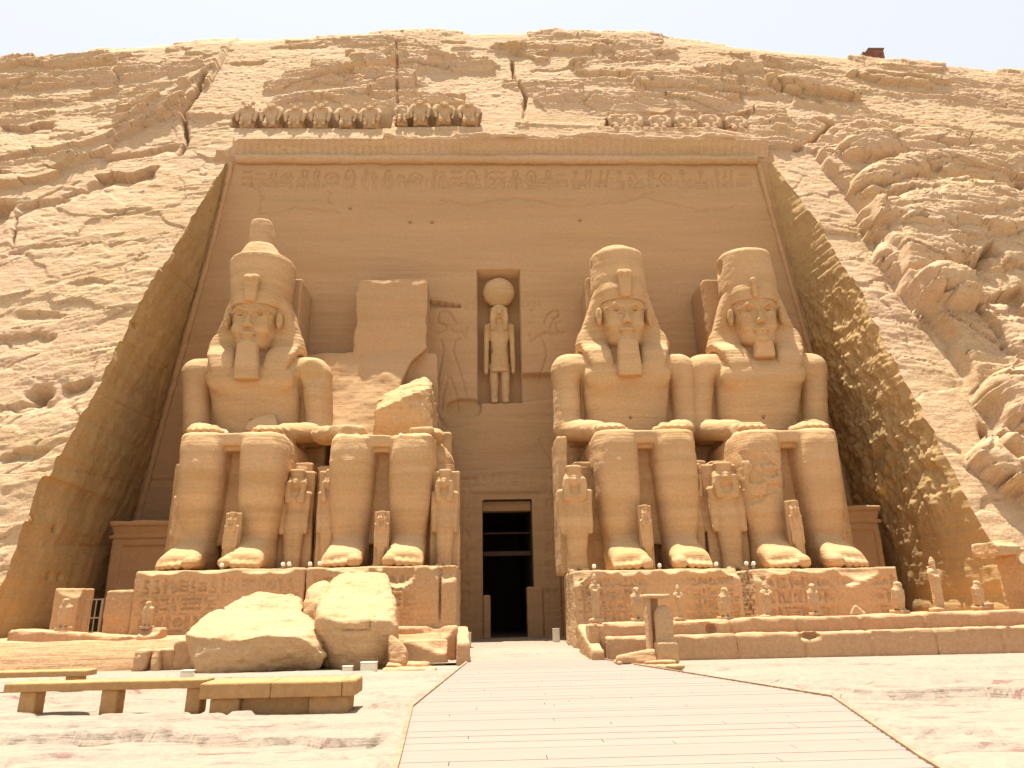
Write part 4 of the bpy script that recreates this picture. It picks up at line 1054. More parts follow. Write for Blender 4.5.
P_ = [(atY(x_, y_, Y_)) for x_, y_, Y_ in ((244, 431, 29.6), (262, 431, 29.4), (278, 431, 30), (247, 422, 29.9), (258, 416, 30.2), (276, 413, 30.6), (279, 422, 30.2), (262, 431, 31.2), (270, 414, 31.0))]
V, Q = hull_rock(P_, .05, .08, .05, 1.5, 8, .015); b = np.array(P_).min(0); LAPROCK = (V - b, Q, b)
# the collapsed one
t = root('broken_colossus', (xL2, 27.6, zL), 'ruined seated king left of the doorway, only legs and lap left', 'colossal statue', 'seated colossi'); t.scale = (1, 1, .94)
v = Vox((-3.6, -2.5, 0), (3.6, 5.8, 7.6), HS); legs_field(v)
v.box((0, 4.6, 5.2), (2.3, 1.2, .9), .3, k=.3)
v.cap((-2.75, 2.4, 6.2), (-1.9, 1.5, 6.12), .55, .34, k=.2, sq=(1.2, 1, .8)); v.box((-1.5, 1.2, 5.95), (.75, .75, .24), .15, k=.2)
v.ell((2.0, 2.1, 6.0), (.45, .8, .35), k=.2); v.box((1.55, 1.25, 5.9), (.5, .7, .15), .1, k=.15)
v.cap((2.0, 2.8, 5.0), (2.0, 3.8, 5.0), .7, .8, k=.25)
V, Q = v.mesh(); V = erode(V, Q, .05, .7, 33, fine=.014, strata=.022); V = V + vnormals(V, Q) * ((.10 * fb3(V, 2.2, 3, 8)) * (V[:, 2] > 5.5))[:, None]
mesh_obj('legs', V, Q, M_STAT, t)
V, Q = throne_mesh(35); mesh_obj('throne', V, Q, M_STAT, t)
def T2(px, py, Y): q = atY(px, py, Y); return (q[0] - xL2, Y - 27.6, (q[2] - zL) / .94)
# remains of the back: slab with a curved break
v = Vox((-5.0, 3.3, 4), (2.4, 7.5, 15.6), .07)
z_t = T2(390, 264, 33.4)[2]; xl = T2(355, 300, 33)[0]; xr = T2(427, 300, 33)[0]
v.box(((xl + xr) / 2, 6.7, (4 + z_t) / 2), ((xr - xl) / 2, 1.05, (z_t - 4) / 2), .05)
v.planes(hull_planes([T2(354, 353, 33.2), T2(300, 356, 33.25), T2(300, 435, 33.0), T2(436, 347, 33.2), T2(442, 440, 31.5), T2(354, 345, 34.2), T2(300, 350, 34.2), T2(300, 435, 35), T2(436, 340, 34.2), T2(442, 440, 35), T2(340, 440, 31.3)]),
         (-5, 3.3, 4), (2.4, 7.5, 11.2), k=.12, rk=.2)
# overhanging scar at the top, and the recessed right part with its arc edge
v.planes([((0, -1, 0), -5.30), ((0, .85, -.53), .85 * 5.95 - .53 * (z_t - 1.15)), ((1, 0, 0), xr), ((-1, 0, 0), -xl), ((0, 0, 1), z_t)], (xl, 5.2, z_t - 1.5), (xr, 6.2, z_t), k=.03, rk=.04) if False else None
v.box((xl + (xr - xl) * .5, 5.55, z_t - .32), ((xr - xl) / 2 - .02, .34, .34), .05, rot=None, k=.04)
v.ell((xl + (xr - xl) * .35, 5.15, z_t - .95), (1.6, .62, .5), k=.05, op='s'); v.ell((xl + (xr - xl) * .85, 5.15, z_t - 1.05), (.9, .6, .7), k=.05, op='s'); v.ell((xr, 5.3, z_t), (.55, .9, .6), k=.05, op='s')
ac = T2(452, 385, 32)
v.put(lambda X, Y, Z: np.maximum(np.sqrt(((X - ac[0]) / 1.0) ** 2 + ((Z - ac[2] + .4) / 1.35) ** 2) - 2.55, Y - 6.0 + 0 * X), (ac[0] - 2.6, 4, ac[2] - 3), (ac[0] + 2.6, 6, ac[2] + 3.6), .04, 's')
v.warp(.10, .9, 37); V, Q = v.mesh(); V = erode(V, Q, .16, .6, 36, fine=.014, strata=.01)
o = mesh_obj('broken_back_slab', V, Q, M_WALL, t)
# sunlit lump of the waist
P_ = [T2(374, 437, 30.6), T2(434, 438, 30.6), T2(376, 411, 30.2), T2(398, 399, 30.2), T2(416, 391, 30.4), T2(430, 388, 30.8), T2(384, 399, 31.0), T2(414, 379, 32.3), T2(425, 376, 32.6), T2(434, 382, 33.2), T2(376, 396, 33), T2(376, 432, 32), T2(438, 430, 32)]
V, Q = hull_rock(P_, .06, .05, .08, 1.1, 5, .02); V = erode(V, Q, .05, 1.5, 9, ridge=.06); mesh_obj('waist_fragment', V, Q, M_STAT, t)
print('colossi', time.time() - T0)

# ------------------------------------------------------------------ pedestals
def carve_front(V, N, z0, z1, x0, x1, sd, rows, dep=.05):
    """carved rows of signs sunk in the front face"""
    xs = np.arange(x0 - .1, x1 + .1, .03); zs = np.arange(z0, z1, .03)
    c = Canvas(xs, zs); rg = np.random.RandomState(sd)
    hh = (z1 - z0 - .2) / rows
    for r in range(rows):
        a = z0 + .1 + r * hh
        c.glyphs(x0 + .25, x1 - .25, a + .04, a + hh - .05, rg, .032, -dep); c.line([(x0 + .15, a), (x1 - .15, a)], .022, -dep * .7)
    i = np.clip(((V[:, 0] - xs[0]) / .03).round().astype(int), 0, len(xs) - 1); j = np.clip(((V[:, 2] - zs[0]) / .03).round().astype(int), 0, len(zs) - 1)
    m = (N[:, 1] < -.75) & (V[:, 2] > z0) & (V[:, 2] < z1)
    fadew = np.clip(.55 + 1.2 * n2(V[:, 0] * .6, V[:, 2] * .6, sd), 0, 1)
    V[:, 1] -= np.where(m, c.A[j, i] * fadew, 0); return V
def pedestal(px0, px1, Y0, ztop, zbot, label, sd, cuts=(), rows=3, depth=3.6):
    x0 = atY(px0, 600, Y0)[0]; x1 = atY(px1, 600, Y0)[0]
    v = Vox((x0 - .1, Y0 - .15, zbot), (x1 + .1, Y0 + depth, ztop + .1), .05)
    v.box(((x0 + x1) / 2, Y0 + depth / 2, (zbot + ztop) / 2), ((x1 - x0) / 2, depth / 2, (ztop - zbot) / 2), .05)
    for c, r_ in cuts: v.ell(c, r_, k=.06, op='s')
    rg = np.random.RandomState(sd)
    for _ in range(16):
        xx = x0 + (x1 - x0) * rg.rand(); v.ell((xx, Y0 - .02, ztop + .02), (.15 + .35 * rg.rand(), .12 + .12 * rg.rand(), .05 + .14 * rg.rand()), k=.04, op='s')
    V, Q = v.mesh(); N = vnormals(V, Q)
    V = erode(V, Q, .045, .9, sd, fine=.016, strata=.012)
    V = carve_front(V, N, zbot + .8, ztop - .12, x0, x1, sd, rows, .11)
    o = mesh_obj('statue_pedestal', V - np.array([(x0 + x1) / 2, Y0, zbot]), Q, M_PED, None, ((x0 + x1) / 2, Y0, zbot))
    return tag(o, label, 'pedestal', 'pedestals under the colossi')
YP = 25.45
pedestal(132, 303, YP, zL, 0, 'inscribed pedestal block under the king farthest left', 101, rows=3)
pedestal(304.5, 456, YP, zL, 0, 'stone pedestal under the ruined king, half hidden by the fallen round boulder', 102, cuts=[((atY(440, 590, YP)[0], YP, 2.6), (.06, .3, 1.6)), ((atY(447, 580, YP)[0], YP - .1, 2.7), (.5, .35, .35)), ((atY(398, 576, YP)[0], YP, 2.7), (.6, .4, .5))], rows=3)
pedestal(575, 744, YP, zR, 0, 'inscribed pedestal under the long bearded king right of the doorway, top right corner broken', 103, cuts=[((atY(744, 568, YP)[0], YP, zR + .1), (.8, .5, .45)), ((atY(577, 570, YP)[0], YP - .1, zR), (.5, .35, .5)), ((atY(590, 600, YP)[0], YP - .1, 2.0), (.25, .3, .3))], rows=4)
xr2 = atY(905, 600, YP)[0]
pedestal(757, 905, YP, zR - .05, 0, 'inscribed pedestal under the king farthest right with a crumbled top edge', 104, cuts=[((atY(760, 570, YP)[0], YP - .1, zR), (.45, .3, .5)), ((atY(858, 570, YP)[0], YP - .05, zR - .1), (.75, .35, .4)), ((atY(850, 580, YP)[0], YP - .1, zR - .5), (.35, .3, .2)), ((xr2 + .15, YP, .9), (.28, .5, 3.5))], rows=3)
x0, x1 = atY(104, 610, YP + .1)[0], atY(131.5, 610, YP + .1)[0]; zz = atY(115, 590, YP + .1)[2]
V, Q = rough_box((0, 0, 0), (x1 - x0, 1.6, zz), .06, .05, .05, 7, .02)
tag(mesh_obj('stone_block', V, Q, M_PED, None, (x0, YP + .1, 0)), 'low squared block against the left end of the leftmost pedestal', 'stone block')

# side shrines in the corners
def shrine(px0, px1, pyt, Y, label, rounded=False, grp=None):
    x0, x1 = atY(px0, pyt + 25, Y)[0], atY(px1, pyt + 25, Y)[0]; zt = atY((px0 + px1) / 2, pyt, Y)[2]; zb = 0.0
    t = root('side_shrine', ((x0 + x1) / 2, Y, zb), label, 'stone shrine', 'side shrines in the corners'); w = (x1 - x0) / 2
    v = Vox((-w - .1, -.1, 0), (w + .1, 1.6, zt), .06); v.box((0, .8, (zt - .7) / 2), (w - .12, .7, (zt - .7) / 2), .05)
    v.box((0, .1, zt - 1.9), (w * .62, .12, .85), .05, op='s')
    V, Q = v.mesh(); mesh_obj('wall', erode(V, Q, .03, 1.2, 5, fine=.01), Q, M_WALL, t)
    v = Vox((-w - .2, -.3, zt - .8), (w + .2, 1.6, zt + .1), .05)
    v.cap((-w + .05, .1, zt - .66), (w - .05, .1, zt - .66), .09, .09)
    v.loft([(zt - .62, 0, .8, w - .12, .75), (zt - .25, 0, .75, w - .06, .85), (zt - .18, 0, .72, w, .95), (zt, 0, .72, w, .95)], p=12, k=.02, rnd=.03)
    V, Q = v.mesh(); mesh_obj('cornice', erode(V, Q, .04, 1.3, 8, fine=.01), Q, M_WALL, t)
    return t
shrine(107, 178, 521, 31.5, 'small corniced shrine in the dark corner behind the leftmost king')
shrine(842, 884, 506, 31.5, 'small corniced shrine in the dark corner beside the rightmost king')

# ------------------------------------------------------------------ small royal figures
def figure_mesh(h, kind='queen', slab=True, sd=0, arms='down', armsleft=True):
    """standing carved figure, h high, built at unit scale then enlarged"""
    u = .0125
    v = Vox((-.26, -.20, 0), (.26, .16, 1.03), u)
    if slab: v.box((0, .09, .5), (.175, .05, .5), .01)
    if kind == 'queen':
        v.loft([(0.02, 0, 0, .088, .06), (.2, 0, 0, .090, .062), (.42, 0, 0, .112, .075), (.50, 0, 0, .112, .07), (.60, 0, 0, .100, .055), (.68, 0, 0, .100, .065), (.765, 0, 0, .135, .055), (.79, 0, 0, .08, .04)], p=2.4, rnd=.03)
        for s in (-1, 1): v.ell((s * .045, -.055, .70), (.035, .035, .035), k=.02)
        v.cap((0, -.075, .38), (0, -.07, .05), .008, .008, k=.02, op='s')
    else:
        for s in (-1, 1): v.cap((s * .055, (-.03 if s > 0 else .01), .02), (s * .06, 0, .42), .042, .058, k=.02)
        v.loft([(.34, 0, -.01, .125, .07), (.52, 0, 0, .10, .065)], p=3, k=.01, rnd=.02)
        v.loft([(.48, 0, 0, .09, .06), (.6, 0, 0, .088, .06), (.70, 0, 0, .12, .07), (.77, 0, 0, .145, .055), (.79, 0, 0, .08, .04)], p=2.4, k=.02, rnd=.03)
    for s in (-1, 1):
        v.cap((s * .132, 0, .745), (s * .128, -.02, .42), .036, .028, k=.02); v.ell((s * .126, -.03, .39), (.026, .03, .04), k=.01)
        v.box((s * .055, -.07, .018), (.035, .07, .02), .012, k=.01)
    v.ell((0, -.03, .86), (.058, .065, .075), k=.01)
    v.ell((0, -.095, .855), (.012, .016, .02), k=.012)
    for s in (-1, 1): v.ell((s * .022, -.094, .875), (.013, .012, .008), k=.008, op='s')
    v.box((0, -.092, .828), (.02, .01, .005), .004, k=.008, op='s')
    # heavy wig in three parts
    v.loft([(.70, 0, .02, .10, .05), (.80, 0, .015, .105, .06), (.90, 0, .01, .092, .075), (.945, 0, .01, .06, .06)], p=2.6, k=.01, rnd=.02)
    for s in (-1, 1): v.loft([(.66, s * .07, -.055, .032, .028), (.80, s * .08, -.05, .034, .035), (.88, s * .074, -.04, .026, .045)], p=3, k=.012, rnd=.01)
    v.loft([(.93, 0, .0, .072, .068), (1.0, 0, .0, .082, .075)], p=2.5, k=.008, rnd=.01)
    V, Q = v.mesh(); V = V * h
    return erode(V, Q, .018 * h / 2, 2.2 / h * 2, sd, fine=.006), Q
protos = {k: figure_mesh(3.6, k, True, 4 + i) for i, k in enumerate(('queen', 'prince'))}
protos['bare'] = figure_mesh(3.6, 'queen', False, 9)
def figure(px, pyt, pyb, Y, kind, label, sd, wsc=1.0, rz=0.0, name='royal_figure'):
    b = atY(px, pyb, Y); h = atY(px, pyt, Y)[2] - b[2]
    V, Q = protos[kind]; V = V / 3.6 * h; V[:, 0] *= wsc
    V = V + .03 * np.stack([fb3(V, 1.5, 2, sd + i) for i in range(3)], 1)
    zb = (zL if b[0] < 0 else zR - .03)
    V[:, 2] *= (atY(px, pyt, Y)[2] - zb) / h
    o = mesh_obj(name, V, Q, M_STAT, None, (b[0], Y, zb)); o.rotation_euler[2] = rz
    return tag(o, label, 'stone figure', 'small royal figures standing at the kings\' legs')
figure(178, 474, 568, 28.0, 'queen', 'small figure on a slab beside the outer leg of the leftmost king', 1, .8)
figure(228, 512, 566, 27.1, 'queen', 'tiny standing figure between the shins of the leftmost king', 2, .85)
figure(291, 470, 570, 28.6, 'queen', 'small queen on a slab at the inner leg of the leftmost king', 3, .95)
figure(326, 470, 570, 28.2, 'queen', 'small broken figure on a slab at the left leg of the ruined king', 4, .75)
figure(380, 511, 562, 27.1, 'queen', 'tiny figure between the shins of the ruined king', 5, .85)
figure(444, 470, 572, 28.0, 'queen', 'tall queen at the right leg of the ruined king, left of the doorway', 6, .85)
figure(578, 466, 572, 27.6, 'bare', 'tall round crowned queen nearest the doorway on its right side', 7, 1.05)
figure(648, 505, 550, 27.1, 'queen', 'tiny figure between the shins of the long bearded king', 8, .85)
figure(701, 462, 560, 28.6, 'queen', 'narrow figure on a slab at the right leg of the long bearded king', 9, .6)
figure(733, 463, 566, 28.2, 'queen', 'weathered queen on a broad slab left of the beardless king', 10, 1.15)
figure(799, 500, 548, 27.1, 'queen', 'tiny figure between the shins of the beardless king', 11, .85)
figure(843, 470, 552, 28.6, 'queen', 'narrow figure at the outer leg of the rightmost king', 12, .6)

# tall post of the throne beside the round crowned queen
b0 = atY(564, 500, 28.4); V, Q = rough_box((-.22, 0, 0), (.22, 2.4, atY(564, 436, 28.4)[2] - zR), .07, .05, .04, 3)
tag(mesh_obj('stone_pillar', V, Q, M_STAT, None, (b0[0], 28.4, zR)), 'upright throne post behind the round crowned queen by the doorway', 'stone post')

# ------------------------------------------------------------------ the falcon headed god in the niche
cx = (nx0 + nx1) / 2; hh = atY(498, 299, 34.6)[2] - nz0
t = root('niche_god', (cx, 35.0, nz0), 'falcon headed god with a sun disc standing in the niche over the door', 'relief statue')
v = Vox((-.95, -.55, 0), (.95, 1.2, hh + .05), .045)
k_ = hh / 5.7
def Zz(f): return hh * f
for s, zb in ((-1, 0), (1, 0)):
    v.cap((s * .28, .55 if s < 0 else .3, .1), (s * .30, .5, Zz(.38)), .20, .25, k=.05); v.box((s * .28, .3, .1), (.17, .4, .1), .06, k=.05)
v.loft([(Zz(.31), 0, .45, .50, .34), (Zz(.50), 0, .45, .44, .32)], p=3.2, k=.02, rnd=.05)
v.loft([(Zz(.47), 0, .5, .40, .30), (Zz(.58), 0, .5, .42, .32), (Zz(.72), 0, .5, .60, .36), (Zz(.80), 0, .5, .66, .28), (Zz(.83), 0, .5, .4, .2)], p=2.5, k=.05, rnd=.1)
for s in (-1, 1):
    v.cap((s * .68, .5, Zz(.78)), (s * .72, .45, Zz(.36)), .16, .13, k=.05); v.ell((s * .72, .42, Zz(.33)), (.13, .16, .2), k=.04)
    v.loft([(Zz(.72), s * .30, .2, .15, .10), (Zz(.86), s * .34, .28, .17, .2), (Zz(.96), s * .28, .35, .14, .28)], p=3, k=.04, rnd=.04)
v.ell((0, .3, Zz(.90)), (.30, .40, .36), k=.05); v.cap((0, .0, Zz(.90)), (0, -.16, Zz(.87)), .16, .05, k=.08)
v.loft([(Zz(.80), 0, .55, .48, .25), (Zz(.92), 0, .5, .42, .35), (Zz(.99), 0, .45, .3, .35)], p=2.6, k=.04, rnd=.08)
v.box((0, .95, hh * .5), (.5, .3, hh * .5), .05)
V, Q = v.mesh(); mesh_obj('body', erode(V, Q, .03, 1.5, 6, fine=.01, strata=.01), Q, M_STAT, t)
rd = (atY(515, 286, 34.7)[0] - atY(482, 286, 34.7)[0]) / 2 * .98
v = Vox((-1, -.3, hh - .1), (1, 1.1, hh + 2 * rd + .2), .045); v.ell((0, .45, hh + rd - .12), (rd, .42, rd)); v.box((0, .75, hh + rd * .8), (.3, .3, rd * .8), .05)
V, Q = v.mesh(); mesh_obj('sun_disc', erode(V, Q, .02, 1.2, 7, fine=.008), Q, M_STAT, t)

# ------------------------------------------------------------------ baboon frieze
def baboon_mesh(worn, sd):
    v = Vox((-.75, -.6, 0), (.75, .65, 1.9), .045)
    v.loft([(0, 0, .15, .42, .38), (.5, 0, .12, .46, .42), (1.0, 0, .12, .52, .40), (1.35, 0, .12, .46, .34), (1.5, 0, .15, .25, .2)], p=2.5, rnd=.12)
    if worn < 2:
        v.ell((0, -.18, 1.38), (.24, .30, .24), k=.06); v.cap((0, -.3, 1.33), (0, -.48, 1.22), .13, .10, k=.05)
        for s in (-1, 1): v.ell((s * .09, -.44, 1.42), (.05, .05, .04), k=.03, op='s')
    for s in (-1, 1):
        v.cap((s * .42, 0, 1.30), (s * .58, -.22, .95), .20, .14, k=.05)
        v.cap((s * .58, -.22, .95), (s * .50, -.36, .40), .13, .10, k=.04)
        if worn < 2: v.ell((s * .30, -.25, 1.62), (.13, .12, .14), k=.05)
        v.cap((s * .24, -.25, .55), (s * .24, -.40, .10), .15, .10, k=.04); v.box((s * .24, -.42, .07), (.11, .16, .07), .04, k=.03)
        v.cap((s * .38, -.5, .5), (s * .38, -.5, .1), .05, .05, k=.05, op='s')
    if worn == 1: v.box((0, -.1, 1.75), (1, 1, .2), .05, k=.1, op='s')
    v.box((0, .5, .8), (.5, .15, .8), .05, k=.05)
    V, Q = v.mesh(); return erode(V, Q, .05 + .05 * worn, 1.6, sd, fine=.02), Q
bprot = []
for w in range(3):
    V, Q = baboon_mesh(w, 60 + w); o = mesh_obj('seated_baboon', V, Q, M_CLIFF); bprot.append(o)
bpx = [(246.5, 0), (271, 1), (295, 0), (320, 0), (346, 1), (370, 0), (402, 2), (420, 0), (444, 1), (469, 1), (618, 2), (631, 2), (659, 2), (685, 2), (709, 2), (735, 2)]
ords = ['first', 'second', 'third', 'fourth', 'fifth', 'sixth']
fresh = [True] * 3
for i, (px, w) in enumerate(bpx):
    Yb = 36.75; q = atY(px, 129 if px < 390 else 125.5, Yb); zb_ = q[2] if px < 480 else 29.45
    if px < 390: lb = 'carved baboon, %s from the left in the long row left of the crack' % ords[i]
    elif px < 480: lb = 'carved baboon, %s from the left in the short row right of the crack' % ords[i - 6]
    else: lb = 'badly worn baboon, %s from the left in the eroded right hand row' % ords[i - 10]
    if fresh[w]: o = bprot[w]; fresh[w] = False
    else: o = bprot[w].copy(); sc.collection.objects.link(o)
    o.location = (q[0], Yb, zb_); rr = np.random.RandomState(i)
    hs = .98 if px < 480 else .85
    o.scale = (1.0 * (.7 if i == 6 else 1.02), .85, hs * (1 + .05 * rr.randn())); o.rotation_euler = (0, 0, .12 * rr.randn())
    tag(o, lb, 'baboon carving', 'baboons in the frieze above the cornice')
print('figures', time.time() - T0)

# ------------------------------------------------------------------ terrace
def hx(px, py, Y): return atY(px, py, Y)[0]
def hz_(px, py, Y): return atY(px, py, Y)[2]
def course(name, cat, label, pts, Y0, depth, mt, sd, h=.06, amp=.04, cutl=None, loc=None, grp=None, k=.05, strt=.012):
    """front face polygon in (x,z), given depth"""
    P_ = [(x, Y0, z) for x, z in pts] + [(x, Y0 + depth, z) for x, z in pts]
    P_ = np.array(P_); v = Vox(P_.min(0) - .05, P_.max(0) + .05, h); v.planes(hull_planes(P_), P_.min(0), P_.max(0), rk=k)
    for c, r_ in (cutl or ()): v.ell(c, r_, k=.05, op='s')
    V, Q = v.mesh(); V = erode(V, Q, amp, .9, sd, fine=.018, strata=strt); b = np.array([P_[:, 0].mean(), Y0, P_[:, 2].min()])
    return tag(mesh_obj(name, V - b, Q, mt, None, tuple(b)), label, cat, grp)
# terrace floor behind the parapets
for (a, b_, s_) in ((-19.5, -2.55, 1), (2.3, 26, 2)):
    xs = np.arange(a, b_ + .01, .12); ys = np.arange(21.35, 35.3, .12); X, Y = np.meshgrid(xs, ys)
    Z = .80 + .05 * fb2(X, Y, 3, 90 + s_); Z[0] = -.2
    Z[:, 0] = -.2; Z[:, -1] = -.2
    tag(mesh_obj('terrace_floor', np.stack([X, Y, Z], -1).reshape(-1, 3), grid_faces(len(ys), len(xs)), M_TERR), kind='structure')
YR = 20.75
zt1 = [(px, hz_(px, py, YR + .45)) for px, py in ((590, 624), (700, 620.5), (784, 616.5), (900, 613.5), (1024, 609.5), (1100, 607))]
zt2 = [(px, hz_(px, py, YR)) for px, py in ((590, 637), (672, 635), (784, 632), (900, 628), (1024, 624), (1100, 622))]
rgn = np.random.RandomState(3)
def long_wall(segs, zt, Y0, zbot, depth, sd, label, h=.055, cutl=None):
    pass
def wall_run(name, label, px0, px1, zt, Y0, depth, sd, cutl=()):
    x0, x1 = hx(px0, 625, Y0), hx(px1, 625, Y0); zm = max(z for _, z in zt) + .05
    v = Vox((x0, Y0 - .15, -.15), (x1, Y0 + depth, zm), .055)
    tx = [hx(p, 625, Y0) for p, _ in zt]; tz = [z for _, z in zt]
    def fn(X, Y, Z):
        top = np.interp(X.ravel(), tx, tz).reshape(X.shape)
        st = top - .05 * np.maximum(0, n2(X * .45, X * 0, sd)) - .025 * (h2(np.floor(X / 1.7), np.floor(X * 0), sd) - .5)
        j = np.abs(X / 1.9 - np.round(X / 1.9 + .2 * 0)) * 1.9
        return np.maximum(np.maximum(Z - st + .05 * np.exp(-(j / .05) ** 2), Y0 - Y + .07 * np.exp(-(j / .04) ** 2) + .03 * (h2(np.floor(X / 1.9 + .5), np.floor(X * 0), sd + 2))), np.maximum(Y - Y0 - depth + .05, np.maximum(x0 + .05 - X, X - x1 + .05)))
    v.put(fn, (x0, Y0 - .1, -.2), (x1, Y0 + depth, zm))
    for c, r_ in cutl: v.ell(c, r_, k=.05, op='s')
    rg = np.random.RandomState(sd)
    for _ in range(int((x1 - x0) * 1.6)):
        xx = x0 + (x1 - x0) * rg.rand(); zt_ = np.interp(xx, tx, tz)
        v.ell((xx, Y0 - .03, zt_ + .03), (.12 + .5 * rg.rand(), .10 + .08 * rg.rand(), .04 + .09 * rg.rand()), k=.04, op='s')
    V, Q = v.mesh(); V = erode(V, Q, .04, .8, sd, fine=.016, strata=.012); b = np.array([(x0 + x1) / 2, Y0, 0])
    return tag(mesh_obj(name, V - b, Q, M_TERR, None, tuple(b)), label, 'terrace wall')
wall_run('parapet_wall', 'upper set back course of the right terrace carrying the row of little statues', 587, 1075, zt1, YR + .45, .85, 7, cutl=[((hx(712, 628, YR + .4), YR + .4, hz_(712, 629, YR + .4)), (.16, .3, .15))])
wall_run('terrace_wall', 'long lower front wall of the right terrace', 604, 1090, zt2, YR, .42, 8, cutl=[((hx(810, 634, YR), YR, hz_(810, 636, YR)), (.3, .3, .1)), ((hx(640, 640, YR), YR - .1, hz_(640, 650, YR)), (.5, .2, .2))])
YLt = 21.6
zt1 = [(px, hz_(px, py, YLt + .4)) for px, py in ((-60, 630), (10, 630), (85, 631), (100, 633), (125, 636), (200, 637))]
zt2 = [(px, hz_(px, py, YLt)) for px, py in ((-60, 645), (10, 646), (60, 649), (110, 652), (140, 660), (160, 668))]
wall_run('parapet_wall', 'upper course of the left terrace with two falcons standing on it', 8, 200, zt1, YLt + .4, .85, 9)
wall_run('terrace_wall', 'lower eroded front wall of the left terrace, sloping down to the rubble', 4, 148, zt2, YLt, .4, 10)
# near the ruined king's feet: two beams
def rbox(name, cat, label, px0, px1, pyt, pyb, Y, depth, mt=M_TERR, sd=1, h=.05, chips=2, grp=None, r=.05, zbot=None, amp=.035):
    x0, x1 = hx(px0, (pyt + pyb) / 2, Y), hx(px1, (pyt + pyb) / 2, Y); z1 = hz_((px0 + px1) / 2, pyt, Y); z0 = hz_((px0 + px1) / 2, pyb, Y) if zbot is None else zbot
    V, Q = rough_box((0, 0, 0), (x1 - x0, depth, z1 - z0), h, r, amp, sd, .014, 1.3, chips, off=(x0, Y, z0))
    return tag(mesh_obj(name, V, Q, mt, None, (x0, Y, z0)), label, cat, grp)
rbox('stone_beam', 'stone beam', 'long upper stone beam right of the round boulder', 388, 457, 626.5, 640, 22.0, .6, sd=11, zbot=.0)
rbox('stone_beam', 'stone beam', 'lower stone block wall right of the round boulder', 402, 447, 640.5, 668, 20.9, .5, sd=12, zbot=-.05)
# sloping kerbs of the ramp
def kerb(pts, w, hgt, label, sd, fade=.0):
    P_ = []
    for (x, y, z) in pts:
        for dx in (-w / 2, w / 2):
            P_ += [(x + dx, y, z), (x + dx, y, -.05)]
    P_ = np.array(P_); v = Vox(P_.min(0), P_.max(0), .05); v.planes(hull_planes(P_), P_.min(0), P_.max(0), rk=.06)
    V, Q = v.mesh(); V = erode(V, Q, .03, 1.3, sd, fine=.014); b = np.array([P_[:, 0].mean(), P_[:, 1].min(), 0])
    return tag(mesh_obj('ramp_kerb', V - b, Q, M_TERR, None, tuple(b)), label, 'stone kerb', 'kerbs flanking the ramp to the door')
a = atY(462, 626, 23.2); b = atY(463.5, 643, 20.6); kerb([(a[0], 23.2, a[2]), (b[0], 20.6, b[2])], .36, .5, 'short sloping stone kerb on the left of the ramp', 1)
a = atY(583, 624, 24.0); b = atY(598, 650, 20.3); kerb([(a[0], 24.0, a[2]), (b[0], 20.3, b[2])], .36, .5, 'longer sloping stone kerb on the right of the ramp', 2)
# rubble at the left terrace end
rub = [((128, 646, 146, 672), 'lowest tilted rubble block at the broken end of the left terrace', 1), ((146, 642, 160, 657), 'small upper rubble block beside the pedestal of the second falcon', 2),
       ((154, 644, 176, 672), 'squarish rubble block leaning on the large flat boulder', 3), ((172, 634, 195, 672), 'upright rubble block tucked behind the flat boulder', 4), ((148, 655, 168, 672), 'lowest small rubble block between two others', 5)]
for (x0, y0, x1, y1), lb, sd in rub:
    Yq = 20.9 + .12 * sd; A_, B_ = atY(x0, y1, Yq), atY(x1, y0, Yq); w, hgt = B_[0] - A_[0], B_[2]
    rg = np.random.RandomState(sd + 5); P_ = []
    for ix in (0, 1):
        for iy in (0, 1):
            for iz in (0, 1): P_.append((w * ix + .08 * rg.randn(), .6 * iy + .06 * rg.randn(), hgt * iz * (.85 + .15 * rg.rand()) - .05))
    V, Q = hull_rock(P_, .045, .08, .06, 1.6, sd, .02); tag(mesh_obj('rubble_block', V, Q, M_TERR, None, (A_[0], Yq, 0)), lb, 'rubble block', 'rubble at the end of the left terrace')

# ------------------------------------------------------------------ fallen boulders
def pt(px, py, Y): return tuple(atY(px, py, Y))
def boulder(P_, label, sd, rk, amp, h=.055, fine=.02, strata=.03, cuts=(), f=.8):
    P0 = np.array(P_); v = Vox(P0.min(0) - .1, P0.max(0) + .1, h); v.planes(hull_planes(P_), P0.min(0), P0.max(0), rk=rk)
    for kind_, c, r_, k_ in cuts: v.ell(c, r_, k=k_, op=kind_)
    V, Q = v.mesh(); V = erode(V, Q, amp, f, sd, fine=fine, strata=strata, o=5, ridge=.05)
    b = np.array([P0[:, 0].mean(), P0[:, 1].min(), 0]); return tag(mesh_obj('fallen_boulder', V - b, Q, M_PED, None, tuple(b)), label, 'boulder', 'fallen fragments of the ruined king')
def ptz(px, py, Y, z=None):
    q = atY(px, py, Y); return (q[0], q[1], q[2] if z is None else z)
boulder([ptz(200, 674, 20.0, -.05), ptz(238, 676, 19.75, -.05), ptz(316, 671, 20.3, -.05), ptz(186, 634, 20.1), ptz(192, 655, 20.0), ptz(237, 642, 19.45), ptz(262, 634, 19.5), ptz(300, 637, 19.6), ptz(326, 655, 20.0), ptz(318, 625, 20.6), ptz(206, 613, 21.5), ptz(300, 611, 21.4), ptz(222, 610, 22.4), ptz(305, 612, 22.2), ptz(189, 627, 20.6),
         (atY(190, 650, 22.5)[0], 22.5, -.05), (atY(318, 650, 22.6)[0], 22.6, -.05)], 'large low wedge shaped boulder with a flat sunlit top, front left of the pile', 5, .04, .07, f=.9, fine=.035)
